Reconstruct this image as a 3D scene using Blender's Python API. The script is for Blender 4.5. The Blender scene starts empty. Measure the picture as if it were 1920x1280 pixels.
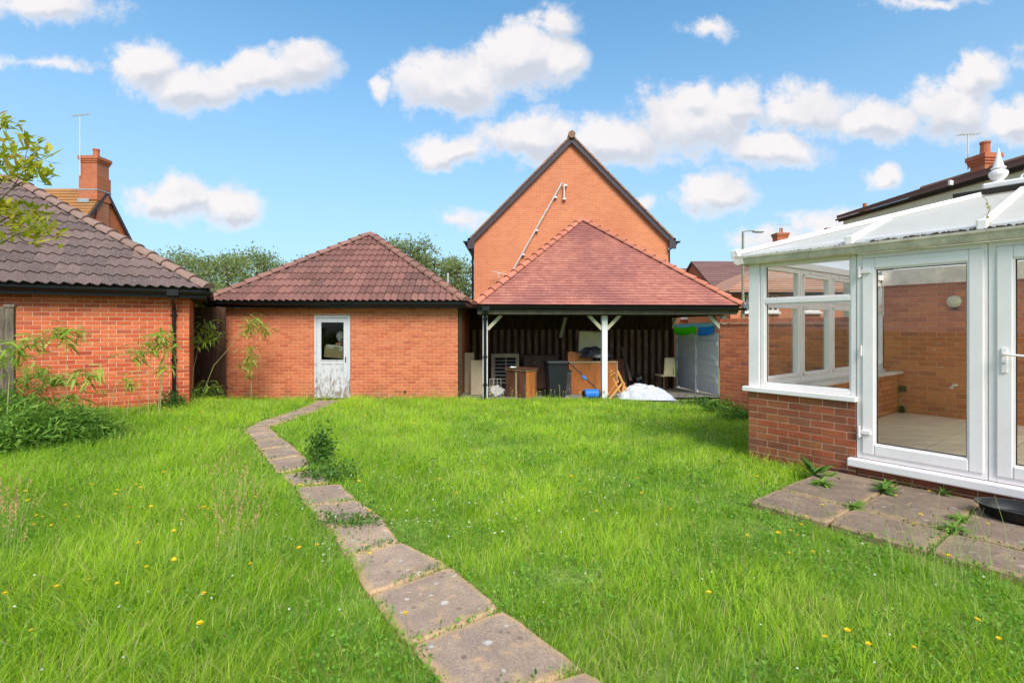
import bpy, bmesh, math, random
import numpy as np
from mathutils import Vector, Matrix, noise as mnoise
R = math.radians
rnd = random.Random(7)
scene = bpy.context.scene
C = scene.collection

# ---------------------------------------------------------------- camera
EYE = 1.6
cam_data = bpy.data.cameras.new('camera')
cam_data.sensor_width = 36.0
cam_data.lens = 18.0
cam_data.shift_y = -29.0 / 1920.0
cam_data.clip_start = 0.05
cam_data.clip_end = 2000.0
cam = bpy.data.objects.new('camera', cam_data)
cam.location = (0, 0, EYE)
cam.rotation_euler = (R(90), 0, 0)
C.objects.link(cam)
scene.camera = cam

# ---------------------------------------------------------------- world, sun, exposure
SUN_EL, SUN_AZ = 44.0, 162.0       # azimuth clockwise from +Y (the view direction)
world = bpy.data.worlds.new('World')
scene.world = world
world.use_nodes = True
def build_world():
    nt = world.node_tree; N = nt.nodes; L = nt.links
    N.clear()
    out = N.new('ShaderNodeOutputWorld'); bg = N.new('ShaderNodeBackground')
    bg.inputs['Strength'].default_value = 0.10
    L.new(bg.outputs[0], out.inputs[0])
    sky = N.new('ShaderNodeTexSky'); sky.sky_type = 'NISHITA'; sky.sun_disc = False
    sky.sun_elevation = R(SUN_EL); sky.sun_rotation = R(SUN_AZ)
    sky.air_density = 1.0; sky.dust_density = 1.0; sky.ozone_density = 1.6
    tc = N.new('ShaderNodeTexCoord')
    def vm(op, a, b=None, **k):
        n = N.new('ShaderNodeVectorMath'); n.operation = op
        for i, v in enumerate((a, b)):
            if v is None: continue
            if isinstance(v, (tuple, list)): n.inputs[i].default_value = v
            else: L.new(v, n.inputs[i])
        return n.outputs['Value'] if op == 'LENGTH' else n.outputs['Vector']
    def m(op, a, b=None, c=None, clamp=False):
        n = N.new('ShaderNodeMath'); n.operation = op; n.use_clamp = clamp
        for i, v in enumerate((a, b, c)):
            if v is None: continue
            if isinstance(v, (int, float)): n.inputs[i].default_value = v
            else: L.new(v, n.inputs[i])
        return n.outputs[0]
    def ramp(x, a, b):
        n = N.new('ShaderNodeMapRange'); n.interpolation_type = 'SMOOTHSTEP'
        L.new(x, n.inputs['Value']); n.inputs['From Min'].default_value = a; n.inputs['From Max'].default_value = b
        return n.outputs['Result']
    def noise(vec, scale, detail, rough=0.55):
        n = N.new('ShaderNodeTexNoise'); L.new(vec, n.inputs['Vector'])
        n.inputs['Scale'].default_value = scale; n.inputs['Detail'].default_value = detail; n.inputs['Roughness'].default_value = rough
        return n
    D = tc.outputs['Generated']
    sep = N.new('ShaderNodeSeparateXYZ'); L.new(D, sep.inputs[0])
    yy = m('MAXIMUM', sep.outputs['Y'], 0.08)
    a = m('DIVIDE', sep.outputs['X'], yy); b = m('DIVIDE', sep.outputs['Z'], yy)
    comb = N.new('ShaderNodeCombineXYZ'); L.new(a, comb.inputs[0]); L.new(b, comb.inputs[1])
    P = comb.outputs[0]
    n1 = noise(P, 7.0, 3.0); 
    w1 = vm('MULTIPLY', vm('SUBTRACT', n1.outputs['Color'], (.5, .5, .5)), (.10, .07, 0))
    n2 = noise(P, 26.0, 4.0)
    w2 = vm('MULTIPLY', vm('SUBTRACT', n2.outputs['Color'], (.5, .5, .5)), (.035, .03, 0))
    Q = vm('ADD', vm('ADD', P, w1), w2)
    clouds = [(95,12,125,32,.75),(265,118,72,48,1),(375,158,125,45,1),(480,140,80,45,1),(565,118,66,48,1),
              (330,372,78,46,1),(425,388,72,42,1),(850,148,112,62,1),(975,112,88,62,1),(1045,45,50,42,.8),(1045,118,56,52,1),
              (850,282,82,32,1),(1000,256,110,52,1),(1140,260,110,50,1),(1300,228,118,72,1),(1290,190,60,40,1),(1440,282,95,36,.95),(1390,190,60,40,1),
              (1510,208,105,46,.95),(1640,232,95,36,.9),(1780,205,95,56,.95),(1828,150,52,46,.9),(1905,228,75,40,.95),
              (1345,364,74,42,1),(1660,326,32,24,.75),(1560,420,80,30,1),(1450,455,70,22,.6),(720,160,20,22,.7),(1330,48,46,17,.5),
              (860,412,58,16,.42),(1212,376,24,18,.55),(90,118,130,11,.38),(2060,120,140,60,1),(-150,260,130,60,1),(1740,8,90,10,.45)]
    def density(Q):
        dens = None
        for (cx, cy, rx, ry, s) in clouds:
            ca, cb = (cx - 960) / 960, (611 - cy) / 960
            v = vm('MULTIPLY', vm('SUBTRACT', Q, (ca, cb, 0)), (960 / rx / 1.08, 960 / ry / 1.08, 0))
            d = m('MULTIPLY', m('SUBTRACT', 1.0, vm('LENGTH', v)), s)
            dens = d if dens is None else m('MAXIMUM', dens, d)
        return dens
    dens = density(Q); raw = dens
    up = density(vm('ADD', Q, (-.012, .030, 0)))
    n3 = noise(P, 13.0, 9.0, .68)
    f = m('MULTIPLY', m('SUBTRACT', n3.outputs['Fac'], .5), 1.65)
    dens = m('ADD', dens, f)
    c_in = ramp(dens, -0.20, 0.46)
    # the rest of the sky: scattered cumulus of the same kind, found from the direction alone
    n4 = noise(D, 3.2, 8.0, .58)
    c_out = ramp(n4.outputs['Fac'], .46, .62)
    lim = m('MAXIMUM', m('ABSOLUTE', a), m('MULTIPLY', m('ABSOLUTE', b), 1.3))
    mask = m('MULTIPLY', ramp(lim, 1.25, 1.5), 1.0)
    c_out = m('MULTIPLY', c_out, mask)
    cov = m('MAXIMUM', c_in, c_out)
    # thin milky veil growing towards the horizon
    # cloud tone: greyer bases where the same noise is lower, brighter billows
    n5 = noise(vm('ADD', P, (0, -.03, 0)), 9.0, 5.0, .5)
    tone = ramp(m('ADD', m('MULTIPLY', n5.outputs['Fac'], .6), m('MULTIPLY', n3.outputs['Fac'], .4)), .37, .53)
    base = ramp(m('ADD', m('SUBTRACT', up, raw), m('MULTIPLY', m('SUBTRACT', n3.outputs['Fac'], .5), .9)), -.28, .32)
    base = m('MULTIPLY', base, ramp(dens, .0, .45))
    tone = m('MULTIPLY', m('SUBTRACT', 1.0, m('MULTIPLY', base, .80)), m('ADD', m('MULTIPLY', tone, .3), .7))
    cc = N.new('ShaderNodeMix'); cc.data_type = 'RGBA'
    L.new(tone, cc.inputs['Factor']); cc.inputs['A'].default_value = (CL_D[0], CL_D[1], CL_D[2], 1); cc.inputs['B'].default_value = (CL_B[0], CL_B[1], CL_B[2], 1)
    tint = N.new('ShaderNodeMix'); tint.data_type = 'RGBA'; tint.blend_type = 'MULTIPLY'; tint.inputs['Factor'].default_value = 1
    L.new(sky.outputs[0], tint.inputs['A']); tint.inputs['B'].default_value = SKY_TINT
    veil = N.new('ShaderNodeMix'); veil.data_type = 'RGBA'
    el = sep.outputs['Z']
    vf = m('SUBTRACT', 1.0, ramp(el, 0.0, .62)); vf = m('MULTIPLY', vf, VEIL)
    L.new(vf, veil.inputs['Factor']); L.new(tint.outputs['Result'], veil.inputs['A']); veil.inputs['B'].default_value = (VE_C[0], VE_C[1], VE_C[2], 1)
    mx = N.new('ShaderNodeMix'); mx.data_type = 'RGBA'
    L.new(m('MULTIPLY', cov, .96), mx.inputs['Factor']); L.new(veil.outputs['Result'], mx.inputs['A']); L.new(cc.outputs['Result'], mx.inputs['B'])
    L.new(mx.outputs['Result'], bg.inputs['Color'])
SKY_TINT = (.67, 1.09, 1.16, 1); VEIL = .72
VE_C = (2.35, 2.95, 3.7); CL_B = (4.5, 4.3, 4.3); CL_D = (2.7, 2.95, 3.4)
build_world()

sun_data = bpy.data.lights.new('sun', 'SUN')
sun_data.energy = 2.2
sun_data.angle = R(30)
sun_data.color = (1.0, .955, .88)
sun = bpy.data.objects.new('sun', sun_data)
C.objects.link(sun)
_az, _el = R(SUN_AZ), R(SUN_EL)
sd = Vector((math.sin(_az) * math.cos(_el), math.cos(_az) * math.cos(_el), math.sin(_el)))
sun.rotation_euler = sd.to_track_quat('Z', 'Y').to_euler()
sun.location = sd * 60

scene.view_settings.view_transform = 'Standard'
scene.view_settings.look = 'None'
scene.view_settings.gamma = 1.0
scene.view_settings.use_curve_mapping = False
scene.view_settings.exposure = 1.12

# ---------------------------------------------------------------- helpers
def zg_np(x, y):
    S = lambda v, p, q: (lambda t: t * t * (3 - 2 * t))(np.clip((v - p) / (q - p), 0, 1))
    rise = .19 * S(-x, 3.0, 5.6) * S(y, 6.0, 8.0) * (1 - S(y, 9.8, 11.6))
    return .12 - .04 * np.clip(y - 4.5, 0, 12.5) + rise
def zg(x, y): return float(zg_np(x, y))
def G(px, py, dz=0.0):
    """point of the ground seen at a pixel of the 1920 px photograph (surveying the place)"""
    a, b = (px - 960) / 960.0, (611 - py) / 960.0
    lo, hi = .5, 60.0
    for _ in range(60):
        mid = (lo + hi) / 2
        if EYE + b * mid > zg(a * mid, mid) + dz: lo = mid
        else: hi = mid
    return Vector((a * lo, lo, zg(a * lo, lo) + dz))
def X(px, Y): return (px - 960) / 960.0 * Y
def Z(py, Y): return EYE + (611 - py) / 960.0 * Y

def setp(o, label=None, cat=None, group=None, kind=None):
    if label: o['label'] = label
    if cat: o['category'] = cat
    if group: o['group'] = group
    if kind: o['kind'] = kind
    return o
def thing(name, label, cat, loc=(0, 0, 0), rz=0.0, group=None, kind=None):
    o = bpy.data.objects.new(name, None); C.objects.link(o)
    o.empty_display_size = .1
    o.location = loc; o.rotation_euler = (0, 0, rz)
    return setp(o, label, cat, group, kind)
def root_of(o):
    while o.parent: o = o.parent
    return o

class MB:
    def __init__(s): s.v = []; s.f = []; s.mi = []; s.r = []; s.m = 0; s.rn = 0.0; s.sm = []; s.smooth = False
    def add(s, vs, fs):
        b = len(s.v); s.v.extend([tuple(v) for v in vs])
        for f in fs:
            s.f.append(tuple(i + b for i in f)); s.mi.append(s.m); s.r.append(s.rn); s.sm.append(s.smooth)
        return s
    def box(s, x0, x1, y0, y1, z0, z1, mat=None):
        vs = [(x0,y0,z0),(x1,y0,z0),(x1,y1,z0),(x0,y1,z0),(x0,y0,z1),(x1,y0,z1),(x1,y1,z1),(x0,y1,z1)]
        if mat is not None: vs = [tuple(mat @ Vector(v)) for v in vs]
        return s.add(vs, [(0,3,2,1),(4,5,6,7),(0,1,5,4),(1,2,6,5),(2,3,7,6),(3,0,4,7)])
    def beam(s, p0, p1, w, d, up=(0, 0, 1)):
        p0 = Vector(p0); p1 = Vector(p1); a = (p1 - p0); L_ = a.length; a.normalize()
        u = Vector(up)
        if abs(a.dot(u)) > .98: u = Vector((0, 1, 0))
        sx = a.cross(u).normalized(); sz = sx.cross(a).normalized()
        vs = []
        for t in (0, L_):
            for (i, j) in ((-1,-1),(1,-1),(1,1),(-1,1)):
                vs.append(p0 + a * t + sx * (i * w / 2) + sz * (j * d / 2))
        return s.add(vs, [(0,1,2,3),(7,6,5,4),(0,4,5,1),(1,5,6,2),(2,6,7,3),(3,7,4,0)])
    def tube(s, pts, r, n=8, cap=True):
        pts = [Vector(p) for p in pts]
        rs = r if isinstance(r, (list, tuple)) else [r] * len(pts)
        b = len(s.v); ps = []
        ref = None
        for i, p in enumerate(pts):
            d = (pts[min(i+1, len(pts)-1)] - pts[max(i-1, 0)]).normalized()
            if ref is None:
                ref = Vector((0,0,1)) if abs(d.z) < .9 else Vector((1,0,0))
            sx = d.cross(ref)
            if sx.length < 1e-4: sx = d.cross(Vector((0,1,0)))
            sx.normalize(); sy = sx.cross(d).normalized(); ref = -sy if False else ref
            for k in range(n):
                t = 2 * math.pi * k / n
                ps.append(p + (sx * math.cos(t) + sy * math.sin(t)) * rs[i])
        fs = []
        for i in range(len(pts) - 1):
            for k in range(n):
                k2 = (k + 1) % n
                fs.append((i*n+k, i*n+k2, (i+1)*n+k2, (i+1)*n+k))
        if cap: fs.append(tuple(range(n))[::-1]); fs.append(tuple((len(pts)-1)*n + k for k in range(n)))
        return s.add(ps, fs)
    def lathe(s, c, prof, n=14):
        c = Vector(c); vs = []; fs = []
        for (r, z) in prof:
            for k in range(n):
                t = 2*math.pi*k/n; vs.append(c + Vector((r*math.cos(t), r*math.sin(t), z)))
        for i in range(len(prof)-1):
            for k in range(n):
                k2 = (k+1) % n; fs.append((i*n+k, i*n+k2, (i+1)*n+k2, (i+1)*n+k))
        fs.append(tuple(range(n))[::-1]); fs.append(tuple((len(prof)-1)*n+k for k in range(n)))
        return s.add(vs, fs)
    def poly(s, vs): return s.add(vs, [tuple(range(len(vs)))])
    def prism(s, vs, ext):
        vs = [Vector(v) for v in vs]; e = Vector(ext); n = len(vs)
        s.add(vs + [v + e for v in vs], [tuple(range(n))[::-1], tuple(range(n, 2*n))] + [(i, (i+1) % n, (i+1) % n + n, i+n) for i in range(n)])
        return s
    def mesh(s, name, mats, dz=0.0):
        me = bpy.data.meshes.new(name)
        me.from_pydata([(v[0], v[1], v[2] - dz) for v in s.v], [], s.f)
        for m_ in (mats if isinstance(mats, (list, tuple)) else [mats]): me.materials.append(m_)
        me.polygons.foreach_set('material_index', s.mi)
        me.polygons.foreach_set('use_smooth', s.sm)
        if any(s.r):
            at = me.attributes.new('rnd', 'FLOAT', 'FACE'); at.data.foreach_set('value', s.r)
        me.update()
        return me
    def build(s, name, mats, parent=None, bevel=0, label=None, cat=None, group=None, kind=None, recalc=True, segs=2):
        dz = root_of(parent).location.z if parent else 0.0
        me = s.mesh(name, mats, dz)
        if recalc and len(s.f) < 20000:
            bm = bmesh.new(); bm.from_mesh(me); bmesh.ops.recalc_face_normals(bm, faces=bm.faces); bm.to_mesh(me); bm.free()
        o = bpy.data.objects.new(name, me); C.objects.link(o)
        if parent: o.parent = parent
        if bevel:
            md = o.modifiers.new('bevel', 'BEVEL'); md.width = bevel; md.segments = segs; md.limit_method = 'ANGLE'
        return setp(o, label, cat, group, kind)
def inst(name, me, parent, mat_local):
    o = bpy.data.objects.new(name, me); C.objects.link(o)
    if parent: o.parent = parent
    o.matrix_local = mat_local
    return o
def put(name, me, parent, loc, rot=None, sc=None):
    o = bpy.data.objects.new(name, me); C.objects.link(o)
    if parent: o.parent = parent
    o.location = loc
    if rot is not None: o.rotation_euler = rot
    if sc is not None: o.scale = sc
    return o

# ---------------------------------------------------------------- materials
class NT:
    def __init__(s, name):
        s.mat = bpy.data.materials.new(name); s.mat.use_nodes = True
        s.t = s.mat.node_tree; s.N = s.t.nodes; s.L = s.t.links
        s.b = s.N['Principled BSDF']; s.out = s.N['Material Output']
        s.tc = s.N.new('ShaderNodeTexCoord')
    def set(s, sock, v):
        if isinstance(v, (int, float)): sock.default_value = v
        elif isinstance(v, (tuple, list)): sock.default_value = tuple(v) + ((1,) if len(v) == 3 and len(sock.default_value) == 4 else ())
        else: s.L.new(v, sock)
    def m(s, op, a, b=None, c=None, clamp=False):
        n = s.N.new('ShaderNodeMath'); n.operation = op; n.use_clamp = clamp
        for i, v in enumerate((a, b, c)):
            if v is not None: s.set(n.inputs[i], v)
        return n.outputs[0]
    def noise(s, scale, detail=4, rough=.6, vec=None, out='Fac', stretch=None):
        n = s.N.new('ShaderNodeTexNoise'); v = vec or s.tc.outputs['Object']
        if stretch:
            mp = s.N.new('ShaderNodeMapping'); mp.inputs['Scale'].default_value = stretch; s.L.new(v, mp.inputs['Vector']); v = mp.outputs[0]
        s.L.new(v, n.inputs['Vector'])
        n.inputs['Scale'].default_value = scale; n.inputs['Detail'].default_value = detail; n.inputs['Roughness'].default_value = rough
        return n.outputs[out]
    def ramp(s, x, a, b, lo=0.0, hi=1.0):
        n = s.N.new('ShaderNodeMapRange'); n.interpolation_type = 'SMOOTHSTEP'
        s.set(n.inputs['Value'], x)
        n.inputs['From Min'].default_value = a; n.inputs['From Max'].default_value = b
        n.inputs['To Min'].default_value = lo; n.inputs['To Max'].default_value = hi
        return n.outputs['Result']
    def mix(s, f, a, b, mode='MIX'):
        n = s.N.new('ShaderNodeMix'); n.data_type = 'RGBA'; n.blend_type = mode
        s.set(n.inputs['Factor'], f); s.set(n.inputs['A'], a); s.set(n.inputs['B'], b)
        return n.outputs['Result']
    def rand(s):
        a = s.N.new('ShaderNodeAttribute'); a.attribute_name = 'rnd'
        o = s.N.new('ShaderNodeObjectInfo')
        return s.m('FRACT', s.m('ADD', a.outputs['Fac'], o.outputs['Random']))
    def cramp(s, x, stops):
        n = s.N.new('ShaderNodeValToRGB'); s.L.new(x, n.inputs[0])
        e = n.color_ramp.elements
        while len(e) < len(stops): e.new(.5)
        for i, (p, c) in enumerate(stops): e[i].position = p; e[i].color = (c[0], c[1], c[2], 1)
        return n.outputs[0]
    def bump(s, h, strength=.3, dist=.01):
        n = s.N.new('ShaderNodeBump'); n.inputs['Strength'].default_value = strength; n.inputs['Distance'].default_value = dist
        s.L.new(h, n.inputs['Height']); s.L.new(n.outputs[0], s.b.inputs['Normal'])
    def world(s):
        g = s.N.new('ShaderNodeNewGeometry'); return g.outputs['Position']
    def fin(s, col, rough=.7, spec=.3, metal=0):
        s.set(s.b.inputs['Base Color'], col); s.set(s.b.inputs['Roughness'], rough)
        s.b.inputs['Specular IOR Level'].default_value = spec; s.b.inputs['Metallic'].default_value = metal
        return s.mat
def plain(name, col, rough=.6, var=.12, scale=8, spec=.35, bump=.08, metal=0, stretch=None):
    t = NT(name); w = t.world()
    n = t.noise(scale, 5, .6, vec=w, stretch=stretch); n2 = t.noise(scale * 9, 3, .6, vec=w, stretch=stretch)
    f = t.m('ADD', t.m('MULTIPLY', n, .7), t.m('MULTIPLY', n2, .3))
    dk = tuple(c * (1 - var * 1.8) for c in col); lt = tuple(min(1, c * (1 + var)) for c in col)
    c = t.mix(t.ramp(f, .3, .7), dk, lt)
    if bump: t.bump(n2, bump, .004)
    return t.fin(c, rough, spec, metal)
def brick_mat(name, stops, stain=(.12,.09,.06), rough=.85, moss=0.0, zlow=-.3):
    t = NT(name); w = t.world()
    r = t.rand(); c = t.cramp(r, stops)
    n = t.noise(38, 5, .65, vec=w); n2 = t.noise(160, 3, .7, vec=w); n3 = t.noise(1.7, 4, .6, vec=w)
    c = t.mix(t.ramp(n, .35, .75, 0, .45), c, tuple(x * .55 for x in stops[0][1]))
    c = t.mix(t.ramp(n3, .35, .75, 0, .22), c, (.66, .24, .11))
    c = t.mix(t.ramp(n2, .58, .75, 0, .35), c, (.6, .42, .3))
    g = t.N.new('ShaderNodeSeparateXYZ'); t.L.new(w, g.inputs[0])
    low = t.m('MULTIPLY', t.ramp(g.outputs['Z'], zlow + .1, zlow + .65, 1, 0), t.ramp(t.noise(3.5, 5, .65, vec=w), .42, .62))
    c = t.mix(t.m('MULTIPLY', low, .45 + moss), c, stain)
    t.bump(t.m('ADD', n2, n), .35, .004)
    return t.fin(c, rough, .2)

MORTAR = plain('mortar', (.66, .38, .25), .95, .15, 20, .1, .3)
MORTAR_L = plain('mortar_light', (.74, .48, .33), .95, .12, 20, .1, .3)
BR_RED = brick_mat('brick_orange_red', [(0, (.48,.075,.03)), (.45, (.64,.12,.042)), (.8, (.70,.18,.07)), (1, (.38,.06,.03))])
BR_SAL = brick_mat('brick_salmon', [(0, (.50,.115,.05)), (.4, (.60,.16,.07)), (.8, (.65,.20,.09)), (1, (.45,.095,.05))], stain=(.16,.12,.05))
BR_CON = brick_mat('brick_multi_red', [(0, (.24,.075,.04)), (.35, (.33,.09,.045)), (.6, (.42,.095,.04)), (.8, (.37,.14,.055)), (1, (.20,.07,.05))], stain=(.06,.035,.02), zlow=-.05)
BR_GW = brick_mat('brick_garden_wall', [(0, (.40,.10,.05)), (.4, (.54,.14,.06)), (.8, (.60,.18,.075)), (1, (.30,.08,.06))], stain=(.07,.05,.03))
BR_HOUSE = brick_mat('brick_house_wall', [(0, (.42,.115,.05)), (.45, (.55,.16,.06)), (.8, (.62,.21,.075)), (1, (.34,.09,.05))], zlow=0)
def far_brick(name, c1, c2, mort, axis='XZ'):
    t = NT(name); w = t.world()
    mp = t.N.new('ShaderNodeSeparateXYZ'); t.L.new(w, mp.inputs[0])
    cb = t.N.new('ShaderNodeCombineXYZ')
    t.L.new(mp.outputs['X' if axis == 'XZ' else 'Y'], cb.inputs[0]); t.L.new(mp.outputs['Z'], cb.inputs[1])
    b = t.N.new('ShaderNodeTexBrick'); t.L.new(cb.outputs[0], b.inputs['Vector'])
    b.inputs['Color1'].default_value = c1 + (1,); b.inputs['Color2'].default_value = c2 + (1,); b.inputs['Mortar'].default_value = mort + (1,)
    b.inputs['Scale'].default_value = 1; b.inputs['Brick Width'].default_value = .225; b.inputs['Row Height'].default_value = .075
    b.inputs['Mortar Size'].default_value = .006; b.inputs['Mortar Smooth'].default_value = .3
    n = t.noise(.6, 5, .6, vec=w); n2 = t.noise(6, 4, .6, vec=w)
    c = t.mix(t.ramp(n, .35, .7, 0, .40), b.outputs['Color'], (c2[0]*.78, c2[1]*.72, c2[2]*.8))
    c = t.mix(t.ramp(t.noise(1.1, 4, .7, vec=w, stretch=(1.6, 1.6, .35)), .52, .7, 0, .22), c, (.40, .22, .15))
    c = t.mix(t.ramp(n2, .4, .8, 0, .2), c, (c1[0]*1.15, c1[1]*1.3, c1[2]*1.3))
    t.bump(b.outputs['Fac'], -.25, .006)
    return t.fin(c, .9, .15)
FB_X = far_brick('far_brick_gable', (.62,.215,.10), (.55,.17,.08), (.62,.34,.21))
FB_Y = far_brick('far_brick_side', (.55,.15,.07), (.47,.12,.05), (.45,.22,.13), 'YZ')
def tile_mat(name, stops, lichen=(.42,.36,.28), lf=.5, dark=(.12,.08,.07), df=.4, big=.6):
    t = NT(name); w = t.world()
    c = t.cramp(t.rand(), stops)
    n = t.noise(60, 4, .7, vec=w); n2 = t.noise(9, 5, .65, vec=w); n3 = t.noise(big, 4, .55, vec=w)
    c = t.mix(t.ramp(n, .52, .66, 0, lf), c, lichen)
    c = t.mix(t.ramp(n2, .5, .72, 0, df), c, dark)
    c = t.mix(t.ramp(n3, .44, .64, 0, df), c, dark)
    t.bump(n, .4, .003)
    return t.fin(c, .9, .15)
TL_L = tile_mat('pantile_grey_brown', [(0, (.105,.072,.07)), (.5, (.155,.10,.092)), (1, (.21,.135,.115))], lichen=(.42,.35,.31), lf=.85, df=.35)
TL_2 = tile_mat('pantile_red_brown', [(0, (.14,.06,.052)), (.5, (.20,.082,.07)), (1, (.26,.112,.09))], lichen=(.42,.29,.23), lf=.55, df=.3)
TL_C = tile_mat('plain_tile_red', [(0, (.36,.125,.095)), (.5, (.41,.15,.11)), (1, (.46,.18,.13))], lichen=(.62,.38,.30), lf=.4, dark=(.22,.08,.085), df=.6, big=.55)
HIP_L = tile_mat('hip_tile_grey_brown', [(0, (.21,.13,.11)), (1, (.27,.16,.13))], lf=.85, lichen=(.42,.35,.30), df=.2)
HIP_2 = tile_mat('hip_tile_red_brown', [(0, (.25,.115,.09)), (1, (.30,.14,.11))], lf=.6, lichen=(.42,.32,.27), df=.2)
HIP_C = tile_mat('bonnet_tile_terracotta', [(0, (.46,.15,.095)), (1, (.56,.20,.13))], lf=.3, lichen=(.62,.36,.27), df=.15)
TL_D = tile_mat('far_tile_brown', [(0, (.17,.085,.08)), (1, (.21,.11,.10))], lf=.4, df=.2)
TL_O = tile_mat('far_tile_orange_lichen', [(0, (.34,.15,.06)), (1, (.40,.18,.07))], lf=.8, lichen=(.50,.27,.04), df=.4)
BLACK = plain('black_plastic', (.009, .009, .010), .35, .2, 6, .35, .02)
UNDER = plain('roofing_felt', (.03, .025, .02), .9)
SOFFIT = plain('brown_stained_timber', (.055, .035, .02), .75, .25, 12, .2, .2, stretch=(1, 1, 6))
BARGE = plain('dark_stained_bargeboard', (.055, .04, .05), .6)
UPVC = plain('white_upvc', (.87, .79, .775), .3, .04, 2.2, .5, .01)
UPVC_D = plain('cream_grimy_upvc', (.72, .62, .54), .4, .18, 5, .4, .03)
LEAD = plain('lead', (.32, .34, .36), .5)
CLAY = plain('clay_pot', (.45, .13, .06), .8)
METAL = plain('galvanised_metal', (.60, .59, .57), .5, .1, 10, .5, .02, .2)
GASKET = plain('black_gasket', (.02, .02, .02), .6)
def peel(name, paint, wood, zlo, zhi, amt=.55):
    t = NT(name); w = t.world()
    n = t.noise(14, 6, .7, vec=w, stretch=(1, 1, .35)); n2 = t.noise(60, 4, .7, vec=w, stretch=(1, 1, .2))
    g = t.N.new('ShaderNodeSeparateXYZ'); t.L.new(w, g.inputs[0])
    h = t.ramp(g.outputs['Z'], zlo, zhi, amt, .0)
    f = t.ramp(t.m('ADD', t.m('ADD', t.m('MULTIPLY', n, .65), t.m('MULTIPLY', n2, .35)), t.m('MULTIPLY', h, .35)), .56, .70)
    c = t.mix(f, paint, t.mix(n2, wood, tuple(x * .45 for x in wood)))
    t.bump(t.m('SUBTRACT', 1.0, f), .5, .003)
    return t.fin(c, .65, .25)
PEEL = peel('peeling_white_paint', (.55, .54, .56), (.34, .25, .20), -.2, 1.1, .40)
WPOST = peel('white_painted_timber', (.70, .69, .68), (.30, .26, .20), -.3, .3, .35)
CREAM = peel('cream_painted_timber', (.55, .50, .36), (.3, .24, .15), -.3, .3, .2)
GATE = peel('white_gate_paint', (.80, .765, .77), (.42, .36, .32), -.35, .3, .12)
RENDER = plain('cream_render', (.74, .68, .54), .9, .06, 2)
CONC = plain('concrete_floor', (.24, .21, .18), .9, .25, 1.5, .2, .3)
def glass(name, tint=(.97, .98, .97), base=.03):
    t = NT(name); N = t.N; L = t.L
    tr = N.new('ShaderNodeBsdfTransparent'); tr.inputs[0].default_value = tint + (1,)
    gl = N.new('ShaderNodeBsdfGlossy'); gl.inputs['Roughness'].default_value = .02
    fr = N.new('ShaderNodeLayerWeight'); fr.inputs[0].default_value = .5
    mx = N.new('ShaderNodeMixShader'); L.new(t.m('ADD', t.m('MULTIPLY', t.m('POWER', fr.outputs['Facing'], 4.5), .6), base, clamp=True), mx.inputs[0])
    L.new(tr.outputs[0], mx.inputs[1]); L.new(gl.outputs[0], mx.inputs[2]); L.new(mx.outputs[0], t.out.inputs[0])
    return t.mat
GLASS = glass('window_glass')
GLASS_D = glass('door_glass', (.7, .72, .7), .02)
def opal():
    t = NT('opal_polycarbonate'); N = t.N; L = t.L; w = t.world()
    n = t.noise(5, 5, .65, vec=w)
    c = t.mix(t.ramp(n, .5, .8, 0, .35), (.93, .93, .92), (.72, .68, .58))
    d = N.new('ShaderNodeBsdfPrincipled'); t.set(d.inputs['Base Color'], c); d.inputs['Roughness'].default_value = .35
    tr = N.new('ShaderNodeBsdfTranslucent'); t.set(tr.inputs[0], c)
    mx = N.new('ShaderNodeMixShader'); mx.inputs[0].default_value = .72
    L.new(d.outputs[0], mx.inputs[1]); L.new(tr.outputs[0], mx.inputs[2]); L.new(mx.outputs[0], t.out.inputs[0])
    return t.mat
OPAL = opal()
def leaf_mat(name, stops, trans=.4, attr=None, rough=.55):
    t = NT(name); N = t.N; L = t.L
    if attr:
        a = N.new('ShaderNodeAttribute'); a.attribute_name = attr; c = a.outputs['Color']
    else: c = t.cramp(t.rand(), stops)
    t.set(t.b.inputs['Base Color'], c); t.b.inputs['Roughness'].default_value = rough; t.b.inputs['Specular IOR Level'].default_value = .25
    tr = N.new('ShaderNodeBsdfTranslucent'); t.set(tr.inputs[0], c)
    mx = N.new('ShaderNodeMixShader'); mx.inputs[0].default_value = trans
    L.new(t.b.outputs[0], mx.inputs[1]); L.new(tr.outputs[0], mx.inputs[2]); L.new(mx.outputs[0], t.out.inputs[0])
    return t.mat
GRASS = leaf_mat('grass_blade', None, .45, 'tint')
BAMBOO = leaf_mat('bamboo_leaf', [(0, (.22,.34,.035)), (.5, (.38,.50,.07)), (1, (.56,.62,.16))], .5)
CANE = plain('bamboo_cane', (.38, .36, .16), .5)
SHRUB = leaf_mat('shrub_leaf', [(0, (.26,.32,.02)), (.5, (.46,.48,.035)), (.85, (.60,.52,.06)), (1, (.50,.30,.05))], .5)
TREE = leaf_mat('tree_leaf', [(0, (.16,.22,.06)), (.5, (.27,.33,.10)), (1, (.40,.42,.18))], .5)
BUSH = leaf_mat('bush_leaf', [(0, (.09,.20,.03)), (.6, (.18,.34,.04)), (1, (.32,.48,.08))], .45)
WEED = leaf_mat('weed_leaf', [(0, (.05,.13,.02)), (.6, (.09,.20,.03)), (1, (.14,.27,.04))], .35)
BARK = plain('bark', (.13, .10, .07), .95, .3, 8, .1, .5)
YEL = plain('yellow_petals', (.80, .50, .01), .6, .08, 50, .2, 0)
STEM = plain('flower_stem', (.14, .24, .05), .6)
WHT = plain('white_petals', (.60, .56, .52), .6)
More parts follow.
